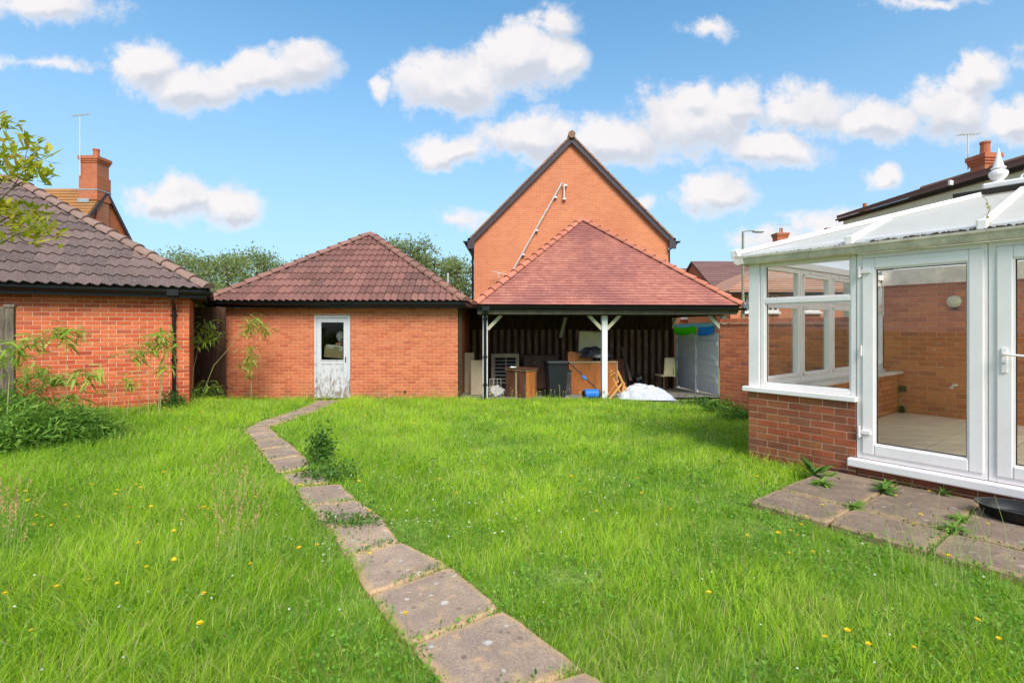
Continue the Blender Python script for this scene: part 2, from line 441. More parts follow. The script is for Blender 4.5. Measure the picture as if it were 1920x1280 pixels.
# ---------------------------------------------------------------- ground
def ground():
    xs = list(np.concatenate([np.array([-400,-200,-100,-60,-40,-30,-22,-17]), np.arange(-13, 13.01, .25), np.array([17,22,30,40,60,100,200,400])]))
    ys = list(np.concatenate([np.array([-60,-20,-8,-3]), np.arange(0, 20.01, .25), np.array([24,30,40,60,100,200,400,900])]))
    b = MB(); nx = len(xs)
    for y in ys:
        for x in xs:
            n = mnoise.noise(Vector((x*.8, y*.8, 0))) * .012 + mnoise.noise(Vector((x*3, y*3, 4))) * .006 if abs(x) < 13 and 0 < y < 20 else 0
            b.v.append((x, y, zg(x, y) - .035 + n))
    for j in range(len(ys) - 1):
        for i in range(nx - 1):
            b.f.append((j*nx+i, j*nx+i+1, (j+1)*nx+i+1, (j+1)*nx+i)); b.mi.append(0); b.r.append(0); b.sm.append(True)
    t = NT('lawn_soil'); w = t.world()
    n = t.noise(2.2, 5, .6, vec=w); n2 = t.noise(30, 4, .7, vec=w)
    c = t.mix(t.ramp(n2, .35, .65), (.13, .20, .03), (.23, .31, .07))
    c = t.mix(t.ramp(n, .6, .75, 0, .6), c, (.13, .12, .05))
    t.bump(n2, .6, .02)
    b.build('ground', t.fin(c, .95, .1), kind='structure', recalc=False)
ground()

# ---------------------------------------------------------------- paving
def slab_mat(name, a, b_, edge, spots=.8):
    t = NT(name); w = t.world()
    n = t.noise(3.5, 6, .65, vec=w); n2 = t.noise(90, 4, .75, vec=w); n3 = t.noise(12, 4, .6, vec=w)
    vo = t.N.new('ShaderNodeTexVoronoi'); t.L.new(w, vo.inputs['Vector']); vo.inputs['Scale'].default_value = 9; vo.inputs['Randomness'].default_value = 1
    c = t.mix(t.ramp(n, .38, .62), a, b_)
    c = t.mix(t.ramp(n2, .40, .62, 0, .6), c, tuple(x * .42 for x in a))
    c = t.mix(t.ramp(t.noise(1.3, 5, .7, vec=w), .42, .62, 0, .45), c, tuple(x * .6 for x in a))
    c = t.mix(t.ramp(n3, .55, .75, 0, .5), c, edge)
    sp = t.m('ADD', vo.outputs['Distance'], t.m('MULTIPLY', t.m('SUBTRACT', t.noise(22, 4, .7, vec=w), .5), .55))
    vsep = t.N.new('ShaderNodeSeparateXYZ'); t.L.new(vo.outputs['Color'], vsep.inputs[0])
    c = t.mix(t.m('MULTIPLY', t.m('MULTIPLY', t.ramp(sp, .22, .10), t.ramp(vsep.outputs['X'], .70, .73)), spots), c, (.55, .51, .47))
    vo2 = t.N.new('ShaderNodeTexVoronoi'); mp2 = t.N.new('ShaderNodeMapping'); mp2.inputs['Location'].default_value = (3.7, 1.3, 0); t.L.new(w, mp2.inputs['Vector']); t.L.new(mp2.outputs[0], vo2.inputs['Vector']); vo2.inputs['Scale'].default_value = 15
    vs2 = t.N.new('ShaderNodeSeparateXYZ'); t.L.new(vo2.outputs['Color'], vs2.inputs[0])
    sp2 = t.m('ADD', vo2.outputs['Distance'], t.m('MULTIPLY', t.m('SUBTRACT', t.noise(45, 3, .6, vec=w), .5), .35))
    c = t.mix(t.m('MULTIPLY', t.m('MULTIPLY', t.ramp(sp2, .30, .14), t.ramp(vs2.outputs['Y'], .60, .64)), .6), c, (.12, .085, .07))
    c = t.mix(t.m('MULTIPLY', t.m('MULTIPLY', t.ramp(sp2, .26, .14), t.ramp(vs2.outputs['X'], .78, .8)), spots), c, (.52, .48, .43))
    ed = t.N.new('ShaderNodeAttribute'); ed.attribute_name = 'edge'
    c = t.mix(t.m('MULTIPLY', t.ramp(t.m('ADD', ed.outputs['Fac'], t.m('MULTIPLY', t.m('SUBTRACT', n3, .5), .9)), .35, 1.15), .5), c, edge)
    t.bump(t.m('ADD', n2, n3), .35, .006)
    return t.fin(c, .9, .2)
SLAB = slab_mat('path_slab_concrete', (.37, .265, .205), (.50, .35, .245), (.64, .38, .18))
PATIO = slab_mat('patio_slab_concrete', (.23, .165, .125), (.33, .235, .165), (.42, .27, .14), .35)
path_quads = []
def make_slab(parent, name, pts, mat, thick=.05, jit=0.0):
    b = MB(); c = sum((Vector(p) for p in pts), Vector()) / len(pts)
    # subdivide the outline and wobble it a little so that the edges are worn
    out = []
    for i in range(len(pts)):
        p, q = Vector(pts[i]), Vector(pts[(i+1) % len(pts)])
        for k in range(6):
            v = p.lerp(q, k / 6); 
            w_ = mnoise.noise(v * 9) * .010 + mnoise.noise(v * 30) * .004
            rr = .018 if k == 0 else 0
            v = v + (c - v).normalized() * (w_ + .006 + rr)
            out.append(v)
    n = len(out); inn = [v + (c - v).normalized() * .016 for v in out]
    tilt = Vector((rnd.uniform(-1, 1), rnd.uniform(-1, 1), 0)) * jit
    hz = lambda v: Vector((v.x, v.y, v.z + (v - c).dot(tilt)))
    in2 = [v + (c - v).normalized() * .10 for v in out]
    vs = [hz(v) - Vector((0, 0, thick)) for v in out] + [hz(v) - Vector((0, 0, .012)) for v in out] + [hz(v) for v in inn] + [hz(v) for v in in2]
    fs = [(i, (i+1) % n, (i+1) % n + n, i + n) for i in range(n)] + [(i+n, (i+1) % n + n, (i+1) % n + 2*n, i + 2*n) for i in range(n)] + [(i+2*n, (i+1) % n + 2*n, (i+1) % n + 3*n, i + 3*n) for i in range(n)] + [tuple(range(3*n, 4*n))]
    b.rn = rnd.random(); b.add(vs, fs)
    so = b.build(name, mat, parent)
    at = so.data.attributes.new('edge', 'FLOAT', 'POINT'); at.data.foreach_set('value', [1.0] * (3*n) + [0.0] * n)
    path_quads.append([(p[0], p[1]) for p in pts])
path = thing('garden_path', None, None, (0, 0, 0), kind='structure')
joints = [((1180,1640),(1400,1480)), ((1010,1465),(1262,1362)), ((868,1325),(1100,1250)), ((766,1210),(944,1138)), ((690,1113),(847,1057)), ((650,1044),(752,1013)), ((618,990),(712,962)), ((572,947),(672,936)), ((553,914),(640,906))]
for i in range(len(joints) - 1):
    a, b_ = joints[i], joints[i+1]
    # the edge slabs keep straight long sides from joint to joint
    make_slab(path, 'slab', [G(*a[0]), G(*a[1]), G(*b_[1]), G(*b_[0])], SLAB, jit=.012)
make_slab(path, 'slab', [G(550,910), G(622,902), G(596,878), G(526,890)], SLAB, jit=.01)
far = [((520,886),(590,872)), ((500,862),(568,852)), ((487,842),(550,834)), ((475,827),(527,819)), ((463,815),(515,808)), ((456,806),(505,800)), ((470,797),(520,795)), ((494,787),(540,788)), ((520,779),(560,780)), ((545,771),(585,772)), ((565,764),(605,765)), ((583,757),(625,757)), ((592,750),(652,750))]
for i in range(len(far) - 1):
    a, b_ = far[i], far[i+1]
    make_slab(path, 'slab', [G(*a[0]), G(*a[1]), G(*b_[1]), G(*b_[0])], SLAB, jit=.01)

# conservatory frame: e runs along the door wall, p into the room
CE = Vector((.605, -.796, 0)); CE.normalize(); CP = Vector((.796, .605, 0)); CP.normalize()
C0 = Vector((2.72, 5.89, 0))
def cw(e, p, z=0): return C0 + CE * e + CP * p + Vector((0, 0, z))
patio = thing('patio', None, None, (0, 0, 0), kind='structure')
PZ = .145
es = [.83, 1.43, 2.03, 2.63, 3.23, 3.83, 4.43]
for i in range(len(es) - 1):
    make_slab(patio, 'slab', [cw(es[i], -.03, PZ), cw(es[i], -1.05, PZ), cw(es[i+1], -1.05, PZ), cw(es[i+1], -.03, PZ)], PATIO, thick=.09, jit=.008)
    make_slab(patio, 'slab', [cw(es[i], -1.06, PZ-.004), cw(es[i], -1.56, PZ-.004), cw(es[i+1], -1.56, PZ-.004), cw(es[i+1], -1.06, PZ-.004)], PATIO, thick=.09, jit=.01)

# ---------------------------------------------------------------- brick walls
BRICK_CACHE = {}
def brick_mesh(L_, mat):
    k = (round(L_, 3), mat.name)
    if k not in BRICK_CACHE:
        b = MB(); c = .004; h = .0325; l = L_ / 2
        f = [(-l,0,-h),(l,0,-h),(l,0,h),(-l,0,h)]
        g = [(-l+c,-c,-h+c),(l-c,-c,-h+c),(l-c,-c,h-c),(-l+c,-c,h-c)]
        bk = [(-l,.05,-h),(l,.05,-h),(l,.05,h),(-l,.05,h)]
        b.add(g + f + bk, [(0,1,2,3)] + [(i+4, (i+1)%4+4, (i+1)%4, i) for i in range(4)] + [(i+8, (i+1)%4+8, (i+1)%4+4, i+4) for i in range(4)])
        BRICK_CACHE[k] = b.mesh('brick', mat)
    return BRICK_CACHE[k]
def brick_wall(parent, u0, u1, z0, z1, mat, mortar=None, n=0.0, openings=(), limit=300, depth=.1, bed=True, start=0.0, focus=None, backing=True, keep=None):
    """stretcher-bond bricks on the plane y=n of parent's frame (front towards -y), z in world height"""
    r = root_of(parent); dz = r.location.z
    mw = Matrix.Translation(r.location) @ r.rotation_euler.to_matrix().to_4x4()
    items = []
    row = 0; z = z1 - .0375
    while z - .0325 > z0 - .02:
        off = start + (.1125 if row % 2 else 0.0)
        u = u0 - off
        while u < u1:
            a, b = max(u, u0) , min(u + .215, u1)
            segs = [(a, b)]
            for (oa, ob, oz0, oz1) in openings:
                if z + .03 > oz0 and z - .03 < oz1:
                    ns = []
                    for (s0, s1) in segs:
                        if s1 <= oa or s0 >= ob: ns.append((s0, s1)); continue
                        if s0 < oa: ns.append((s0, oa - .004))
                        if s1 > ob: ns.append((ob + .004, s1))
                    segs = ns
            for (s0, s1) in segs:
                if s1 - s0 > .02: items.append(((s0 + s1) / 2, s1 - s0, z))
            u += .225
        row += 1; z -= .075
    def key(it):
        wp = mw @ Vector((it[0], n, it[2] - dz))
        if wp.y < .5: return 1e3
        px = 960 + 960 * wp.x / wp.y; py = 611 - 960 * (wp.z - EYE) / wp.y
        pen = 0 if (-10 < px < 1930 and -10 < py < 1290) else 200
        if keep and not keep(px, py): pen += 100
        return wp.length + pen
    items.sort(key=key)
    for (u, L_, z) in items[:limit]:
        me = brick_mesh(L_, mat)
        put('brick', me, parent, (u, n + rnd.uniform(-.0016, .0016), z - dz), (rnd.uniform(-.006, .006), rnd.uniform(-.004, .004), rnd.uniform(-.006, .006)))
    if len(items) > limit:
        b = MB()
        for (u, L_, z) in items[limit:]:
            b.rn = rnd.random() + .001
            c = .004; h = .0325; l = L_ / 2; nn = n + rnd.uniform(-.0016, .0016)
            g = [(u-l+c,nn-c,z-h+c),(u+l-c,nn-c,z-h+c),(u+l-c,nn-c,z+h-c),(u-l+c,nn-c,z+h-c)]
            f = [(u-l,nn,z-h),(u+l,nn,z-h),(u+l,nn,z+h),(u-l,nn,z+h)]
            bk = [(u-l,nn+.02,z-h),(u+l,nn+.02,z-h),(u+l,nn+.02,z+h),(u-l,nn+.02,z+h)]
            b.add(g + f + bk, [(0,1,2,3)] + [(i+4, (i+1)%4+4, (i+1)%4, i) for i in range(4)] + [(i+8, (i+1)%4+8, (i+1)%4+4, i+4) for i in range(4)])
        b.build('brickwork', mat, parent, kind='stuff', recalc=False)
    if backing:
        b = MB(); y0, y1 = n + .0035, n + depth
        cuts = sorted(openings)
        e = .003
        def bx(a, b_, c, d): 
            if b_ - a > .001 and d - c > .001: b.box(a, b_, y0, y1, c, d)
        cur = u0 + e
        for (oa, ob, oz0, oz1) in cuts:
            bx(cur, oa, z0, z1 - e); bx(oa, ob, oz1, z1 - e); bx(oa, ob, z0, oz0); cur = ob
        bx(cur, u1 - e, z0, z1 - e)
        b.build('mortar', mortar or MORTAR, parent)

# ---------------------------------------------------------------- tiled roofs
PANW = .334
def pantile_mesh(mat, gauge=.345):
    b = MB(); n = 12; L_ = gauge + .06; t0 = .012
    w = lambda x: .020 * math.sin(2*math.pi*x/.167) + .006*math.sin(4*math.pi*x/.167)
    vs = []
    for (y, lift) in ((0, .034), (L_, .006)):
        for i in range(n + 1):
            x = PANW * i / n; vs.append((x, y, w(x) + lift))
    for i in range(n + 1):
        x = PANW * i / n; vs.append((x, .004, w(x) + .034 - .020))
    fs = [(i, i+1, n+1+i+1, n+1+i) for i in range(n)] + [(2*(n+1)+i, 2*(n+1)+i+1, i+1, i) for i in range(n)]
    b.smooth = False; b.add(vs, fs)
    return b
def plain_mesh(mat):
    b = MB(); w = .163; L_ = .16
    vs = [(0,0,.030),(w,0,.030),(w,L_,.008),(0,L_,.008),(0,.006,.002),(w,.006,.002),(0,L_,-.004),(w,L_,-.004)]
    b.add(vs, [(0,1,2,3),(4,5,1,0),(4,0,3,6),(1,5,7,2)])
    return b
def clip_mb(b, planes):
    bm = bmesh.new(); vs = [bm.verts.new(v) for v in b.v]
    for f in b.f:
        try: bm.faces.new([vs[i] for i in f])
        except ValueError: pass
    for (co, no) in planes:
        g = bm.verts[:] + bm.edges[:] + bm.faces[:]
        if not g: break
        bmesh.ops.bisect_plane(bm, geom=g, plane_co=co, plane_no=no, clear_outer=True)
    bm.verts.ensure_lookup_table()
    out = MB(); bm.verts.index_update()
    out.v = [tuple(v.co) for v in bm.verts]
    for f in bm.faces:
        out.f.append(tuple(v.index for v in f.verts)); out.mi.append(0); out.r.append(0); out.sm.append(False)
    bm.free()
    return out
def roof_face(parent, A, B, top, kind, mat, parts=True, limit=300, deck=True):
    """A,B: eave ends, top: list of 1-2 upper corners ordered from B's side to A's side; all in parent's local x,y and world z"""
    dz = root_of(parent).location.z
    A = Vector(A) - Vector((0,0,dz)); B = Vector(B) - Vector((0,0,dz)); top = [Vector(t) - Vector((0,0,dz)) for t in top]
    u = (B - A).normalized(); nrm = u.cross(top[0] - A).normalized()
    if nrm.z < 0: nrm = -nrm
    s = nrm.cross(u).normalized()
    M = Matrix((( u.x, s.x, nrm.x, A.x), (u.y, s.y, nrm.y, A.y), (u.z, s.z, nrm.z, A.z), (0,0,0,1)))
    loc = lambda P: ((P - A).dot(u), (P - A).dot(s))
    poly = [(0, 0), loc(B)] + [loc(t) for t in top]
    if kind == 'pan': proto = pantile_mesh(mat); W, Gd, Lt = PANW, .345, .405
    else: proto = plain_mesh(mat); W, Gd, Lt = .165, .112, .17
    me = proto.mesh(('roof_tile'), mat)
    edges = []
    for i in range(1, len(poly)):
        p, q = poly[i], poly[(i+1) % len(poly)]
        d = Vector((q[0]-p[0], q[1]-p[1])); 
        if d.length < .01: continue
        no = Vector((d.y, -d.x)).normalized()
        edges.append((Vector(p), no))
    H = max(p[1] for p in poly); Wd = poly[1][0]
    full, cut = [], []
    row = 0; y = -.03
    while y < H:
        off = (W / 2 if (row % 2 and kind != 'pan') else 0)
        x = -W + off - (.0 if kind != 'pan' else ((math.ceil(Wd / W) * W - Wd) / 2))
        while x < Wd + W:
            cs = [(x, max(y, 0)), (x+W, max(y, 0)), (x+W, y+Lt), (x, y+Lt)]
            ds = [max((Vector(c) - p).dot(no) for (p, no) in edges) for c in cs]
            if max(ds) <= .0: full.append((x, y))
            elif min(ds) < -.01 or any(True for _ in [0] if min(ds) < 0): cut.append((x, y))
            x += W
        row += 1; y += Gd
    def clipped(x, y):
        pl = [((p.x - x, p.y - y, 0), (no.x, no.y, 0)) for (p, no) in edges]
        return clip_mb(proto, pl)
    allt = [(y, 0, x) for (x, y) in full] + [(y, 1, x) for (x, y) in cut]
    allt.sort()
    rest = MB(); cnt = 0
    for (y, c, x) in allt:
        T = M @ Matrix.Translation((x, y, rnd.uniform(-.0015, .0025)))
        T = T @ Matrix.Rotation(rnd.uniform(-.006, .006), 4, 'Z') @ Matrix.Rotation(rnd.uniform(-.004, .004), 4, 'Y')
        mb = clipped(x, y) if c else proto
        if not mb.f: continue
        if parts and cnt < limit:
            if c: m_ = mb.mesh('roof_tile', mat)
            else: m_ = me
            o = bpy.data.objects.new('roof_tile', m_); C.objects.link(o); o.parent = parent; o.matrix_local = T; cnt += 1
        else:
            rest.rn = rnd.random() + .001
            b0 = len(rest.v)
            rest.v.extend([tuple(T @ Vector(v) + Vector((0,0,dz))) for v in mb.v])
            for f in mb.f: rest.f.append(tuple(i + b0 for i in f)); rest.mi.append(0); rest.r.append(rest.rn); rest.sm.append(False)
    if rest.f: rest.build('tiling', mat, parent, kind='stuff', recalc=False)
    if deck:
        d = MB(); pts = [A, B] + top
        off = nrm * -.022
        d.prism([p + off + Vector((0,0,dz)) for p in pts], nrm * -.04)
        d.build('roof_deck', UNDER, parent)
def hip_line(parent, P, Q, mat, r=.12, seg=.36, lift=.02, name='hip_tile', shrink=.03):
    """half-round tiles laid from P (low) to Q (high), world z, each tile an object"""
    dz = root_of(parent).location.z
    P = Vector(P) - Vector((0,0,dz)); Q = Vector(Q) - Vector((0,0,dz))
    d = (Q - P); n = max(1, round(d.length / seg)); d.normalize(); L_ = (Q - P).length / n
    side = d.cross(Vector((0,0,1))).normalized(); up = side.cross(d).normalized()
    b = MB(); k = 8
    vs = []
    for (y, rr, dd) in ((-.03, r, .012), (L_, r - shrink, -.004)):
        for i in range(k + 1):
            t = math.pi * i / k; vs.append((math.cos(t) * rr, y, math.sin(t) * rr * .85 + dd - .045))
    for i in range(k + 1):
        t = math.pi * i / k; vs.append((math.cos(t) * (r-.018), -.028, math.sin(t) * (r-.018) * .85 + .012 - .045))
    b.smooth = True
    b.add(vs, [(i+1, i, k+1+i, k+1+i+1) for i in range(k)]); b.smooth = False
    b.add(vs, [(i, i+1, 2*(k+1)+i+1, 2*(k+1)+i) for i in range(k)])
    b.add([vs[i + 2*(k+1)] for i in range(k+1)], [tuple(range(k+1))])
    me = b.mesh(name, mat)
    for i in range(n):
        o_ = P + d * (i * L_) + up * lift
        M = Matrix(((side.x, d.x, up.x, o_.x), (side.y, d.y, up.y, o_.y), (side.z, d.z, up.z, o_.z), (0,0,0,1)))
        o = bpy.data.objects.new(name, me); C.objects.link(o); o.parent = parent
        o.matrix_local = M @ Matrix.Rotation(rnd.uniform(-.012, .012), 4, 'Z')
def gutter(parent, P, Q, mat=None, r=.06, name='gutter', brackets=1.8, inward=None):
    mat = mat or BLACK
    P = Vector(P); Q = Vector(Q); d = (Q - P).normalized(); side = d.cross(Vector((0,0,1))).normalized()
    b = MB(); k = 8; prof = []
    for i in range(k + 1):
        t = math.pi * i / k; prof.append((math.cos(t) * r, -math.sin(t) * r))
    prof2 = [(x * .9, z * .9) for (x, z) in reversed(prof)]
    pr = prof + prof2
    vs = [P + side * x + Vector((0,0,z)) for (x, z) in pr] + [Q + side * x + Vector((0,0,z)) for (x, z) in pr]
    n = len(pr)
    b.add(vs, [(i, (i+1) % n, (i+1) % n + n, i + n) for i in range(n)])
    for base in (0, n):
        b.add(vs, [tuple(base + i for i in range(k + 1))])
    L_ = (Q - P).length; c = max(1, int(L_ / brackets))
    for j in range(c + 1):
        o = P + d * min(max(L_ * j / c, .03), L_ - .03)
        for i in range(k):
            (x0, z0), (x1, z1) = prof[i], prof[i+1]
            q = []
            for dd in (-.022, .022):
                for (x, z) in ((x0, z0), (x1, z1)):
                    q.append(o + d * dd + side * (x * 1.14) + Vector((0, 0, z * 1.14)))
            q2 = [o + d * dd + side * x * .98 + Vector((0,0,z * .98)) for dd in (-.022, .022) for (x, z) in ((x0, z0), (x1, z1))]
            b.add(q + q2, [(0,1,3,2), (4,5,1,0), (2,3,7,6)])
    return b.build(name, mat, parent, recalc=False)
def downpipe(parent, x, n, ztop, zbot, gx, gn, gz, mat=None, r=.034, wall_n=0.0):
    b = MB(); mat = mat or BLACK
    b.box(gx-.09, gx+.09, gn-.07, gn+.07, gz-.10, gz+.01)
    b.tube([(gx, gn, gz-.06), (gx, gn, gz-.14), (x, n, ztop), (x, n, zbot)], r, 10)
    for z in (ztop - .12, (ztop + zbot) / 2 , zbot + .35):
        b.tube([(x, n, z-.03), (x, n, z+.03)], r * 1.18, 10)
        b.box(x-.055, x+.055, n+.02, n+.05, z-.012, z+.012)
    return b.build('downpipe', mat, parent)

# ================================================================ left garage
GL = thing('garage', 'left brick garage with grey brown pantile hip roof, angled at the left edge behind bamboo', 'garage', (-6.12, 9.71, -.08), math.atan2(.5, .866))
brick_wall(GL, -9.2, 0, -.2, 2.14, BR_RED, MORTAR_L, limit=300, keep=lambda x, y: x > 20)
b = MB(); b.box(-.1, -.012, .1, 6.45, -.25, 2.14); b.box(-9.2, 0, 6.45, 6.55, -.25, 2.14); b.box(-9.2, -9.1, .1, 6.45, -.25, 2.14)
b.build('rear_wall', FB_Y, GL)
zE = 2.31; zA = 4.68
c = [(-9.55, -.3, zE), (.3, -.3, zE), (.3, 6.8, zE), (-9.55, 6.8, zE)]; rr, rl = (-3.25, 3.25, zA), (-6.0, 3.25, zA)
roof_face(GL, c[0], c[1], [rr, rl], 'pan', TL_L, True)
roof_face(GL, c[1], c[2], [rr], 'pan', TL_L, False)
roof_face(GL, c[2], c[3], [rl, rr], 'pan', TL_L, False)
roof_face(GL, c[3], c[0], [rl], 'pan', TL_L, False)
hip_line(GL, (.3, -.3, zE+.02), (rr[0], rr[1], rr[2]+.03), HIP_L, r=.13)
hip_line(GL, (.3, 6.8, zE+.02), (rr[0], rr[1], rr[2]+.03), HIP_L, r=.13)
hip_line(GL, (-9.55, -.3, zE+.02), (rl[0], rl[1], rl[2]+.03), HIP_L, r=.13)
hip_line(GL, (rl[0], rl[1], zA+.03), (rr[0], rr[1], zA+.03), HIP_L, r=.14, name='ridge_tile')
b = MB(); b.box(-9.5, .25, -.25, .0, 2.145, 2.17); b.box(0, .25, 0, 6.7, 2.145, 2.17); b.build('soffit', SOFFIT, GL)
b = MB(); b.box(-9.52, .27, -.27, -.25, 2.12, 2.285); b.box(.25, .27, -.25, 6.75, 2.12, 2.285); b.build('fascia', BLACK, GL)
gutter(GL, (-9.55, -.335, 2.27), (.36, -.335, 2.235)); gutter(GL, (.335, -.36, 2.235), (.335, 6.8, 2.24))
downpipe(GL, -.24, -.045, 1.92, 0.02, -.24, -.335, 2.25)

# ================================================================ middle garage
GM = thing('garage', 'middle salmon brick garage with red brown pantile pyramid roof and peeling white door', 'garage', (-7.26, 12.63, -.2))
brick_wall(GM, 0, 5.92, -.28, 2.05, BR_SAL, MORTAR, openings=[(2.38, 3.27, -.3, 1.86)], limit=300, start=.05, keep=lambda x, y: x > 560)
b = MB(); b.box(0.012, .1, .1, 5.8, -.3, 2.05); b.box(5.82, 5.908, .1, 5.8, -.3, 2.05); b.box(0.012, 5.908, 5.8, 5.9, -.3, 2.05)
b.build('rear_wall', FB_Y, GM)
b = MB(); b.box(.1, 5.82, .1, 5.8, -.21, -.19); b.build('floor', CONC, GM)
zE = 2.215; zA = 4.36
c = [(-.17, -.3, zE), (6.13, -.3, zE), (6.13, 6.0, zE), (-.17, 6.0, zE)]; ap = (2.98, 2.85, zA)
roof_face(GM, c[0], c[1], [ap], 'pan', TL_2, True)
for i in (1, 2, 3): roof_face(GM, c[i], c[(i+1) % 4], [ap], 'pan', TL_2, False)
for i in range(4): hip_line(GM, (c[i][0], c[i][1], zE+.02), (ap[0], ap[1], zA+.04), HIP_2, r=.125)
b = MB(); b.box(-.14, 6.1, -.26, .0, 2.055, 2.075); b.box(5.92, 6.1, 0, 5.9, 2.055, 2.075); b.build('soffit', SOFFIT, GM)
b = MB(); b.box(-.15, 6.11, -.275, -.26, 2.04, 2.19); b.box(6.10, 6.12, -.26, 5.95, 2.04, 2.19); b.build('fascia', BLACK, GM)
b = MB(); b.box(5.93, 6.02, .0, .06, -.2, 2.05); b.build('corner_board', SOFFIT, GM)
gutter(GM, (-.17, -.335, 2.165), (6.15, -.335, 2.135))
downpipe(GM, -.1, -.05, 1.88, -.18, .02, -.335, 2.16, r=.04)
b = MB(); b.tube([(4.62, -.05, -.02), (4.62, .02, -.02)], .028, 8); b.build('waste_pipe', BLACK, GM)
# door: frame, leaf with two lower panels, glass, keyhole
def garage_door():
    u0, u1, z0, z1 = 2.385, 3.265, -.19, 1.855
    b = MB(); w = .055
    b.box(u0, u0+w, -.012, .07, z0, z1); b.box(u1-w, u1, -.012, .07, z0, z1); b.box(u0+w, u1-w, -.012, .07, z1-w, z1)
    b.build('door_frame', PEEL, GM, bevel=.004)
    d = MB(); a, c_ = u0+w+.004, u1-w-.004; s = .105; y0, y1 = .012, .052
    d.box(a, a+s, y0, y1, z0+.01, z1-w-.004); d.box(c_-s, c_, y0, y1, z0+.01, z1-w-.004)
    d.box(a+s, c_-s, y0, y1, z1-w-.11, z1-w-.004); d.box(a+s, c_-s, y0, y1, .66, .76); d.box(a+s, c_-s, y0, y1, z0+.01, z0+.16)
    m_ = (a + c_) / 2; d.box(m_-.045, m_+.045, y0, y1, z0+.16, .66)
    d.box(a+s-.02, c_-s+.02, y0-.012, y0, .745, .765)
    dr = d.build('door', PEEL, GM, bevel=.004)
    e = MB(); e.box(a+s, m_-.045, y0+.014, y1-.008, z0+.16, .66); e.build('panel', PEEL, dr)
    e = MB(); e.box(m_+.045, c_-s, y0+.014, y1-.008, z0+.16, .66); e.build('panel', PEEL, dr)
    e = MB(); e.box(a+s, c_-s, .028, .034, .76, z1-w-.11); e.build('glass_pane', GLASS_D, dr)
    e = MB(); e.box(a+s, a+s+.012, .014, .05, .76, z1-w-.11); e.box(c_-s-.012, c_-s, .014, .05, .76, z1-w-.11); e.box(a+s, c_-s, .014, .05, z1-w-.122, z1-w-.11); e.build('glazing_bead', GASKET, dr)
    e = MB(); e.box(c_-.062, c_-.040, y0-.006, y0, .70, .84); e.tube([(c_-.05, y0-.03, .80), (c_-.05, y0, .80)], .012, 8); e.tube([(c_-.05, y0-.016, .73), (c_-.05, y0, .73)], .012, 8); e.build('handle', BLACK, dr)
    for z in (.15, .85, 1.5):
        e = MB(); e.box(a-.012, a+.014, y0-.008, y0, z-.05, z+.05); e.build('hinge', METAL, dr)
garage_door()
CARD = plain('cardboard', (.42, .31, .17), .85, .1, 5)
CARD_L = plain('cardboard_tape', (.62, .58, .50), .6)
bx = thing('cardboard_box', 'tilted open cardboard box resting behind the glass of the white garage door', 'box', (-4.42, 12.86, .74), 0)
b = MB(); M = Matrix.Rotation(R(6), 4, 'Y')
b.box(-.26, .22, -.15, .05, .81-.74, 1.09-.74, M); b.build('carton', CARD, bx)
bx.location.z = .74
for ch in bx.children:
    pass
b = MB(); 
for v in [0]:
    b.add([M @ Vector(p) for p in [(-.25,-.152,1.02-.74+.74*0),(-.24,-.10,1.12-.74+.0),(.21,-.10,1.12-.74),(.22,-.152,1.02-.74)]], [(0,1,2,3)])
    b.add([M @ Vector(p) for p in [(-.2,-.153,.29),(-.04,-.153,.29),(-.04,-.153,.35),(-.2,-.153,.35)]], [(0,1,2,3)])
    b.add([M @ Vector(p) for p in [(.1,-.153,.25),(.22,-.153,.25),(.22,-.153,.35),(.1,-.153,.35)]], [(0,1,2,3)])
for i, v in enumerate(b.v): b.v[i] = (v[0], v[1], v[2] + .74)
b.build('flap', CARD_L, bx)
for o in bx.children:
    if o.name.startswith('carton'): o.data.transform(Matrix.Translation((0, 0, .74)))
# something for the box to stand on: a dark shelf unit behind the door
sh = thing('shelf_unit', 'dark shelf inside the middle garage holding the cardboard box behind the door glass', 'shelf', (-4.4, 13.1, -.2))
b = MB(); b.box(-.5, .5, -.35, .3, .70, .735); b.build('shelf_board', SOFFIT, sh)
b = MB(); b.box(-.5, -.46, -.33, .28, -.19, .70); b.build('side_panel', SOFFIT, sh)
b = MB(); b.box(.46, .5, -.33, .28, -.19, .70); b.build('side_panel', SOFFIT, sh)
BAGW = plain('crumpled_white_plastic', (.62, .62, .60), .45, .1, 10)
def blob(name, mat, parent, c, r, amp=.25, fr=4, sub=3, sq=(1, 1, 1), seed=0, **k):
    bm = bmesh.new(); bmesh.ops.create_icosphere(bm, subdivisions=sub, radius=1)
    me = bpy.data.meshes.new(name)
    dz = root_of(parent).location.z if parent else 0
    for v in bm.verts:
        q = v.co.copy(); n = mnoise.fractal(q * fr + Vector((seed*7, 0, seed)), 1.0, 2.2, 4)
        q = q * (1 + amp * n)
        v.co = Vector((c[0] + q.x * r * sq[0], c[1] + q.y * r * sq[1], c[2] - dz + q.z * r * sq[2]))
    for f in bm.faces: f.smooth = True
    bm.to_mesh(me); bm.free(); me.materials.append(mat)
    o = bpy.data.objects.new(name, me); C.objects.link(o)
    if parent: o.parent = parent
    return setp(o, **k)
blob('plastic_bag', BAGW, None, (X(641, 13.0), 13.0, 1.33), .13, .3, 2.5, 4, (1, .8, 1.1), 3, label='crumpled white plastic bag above the cardboard box behind the door glass', cat='bag')
blob('paper_bundle', plain('orange_paper', (.6, .28, .14), .7), None, (X(636, 12.98), 12.98, 1.13), .08, .3, 3, 3, (1.2, .8, .6), 5, label='small orange bundle lying between the carton and the white bag', cat='bundle')

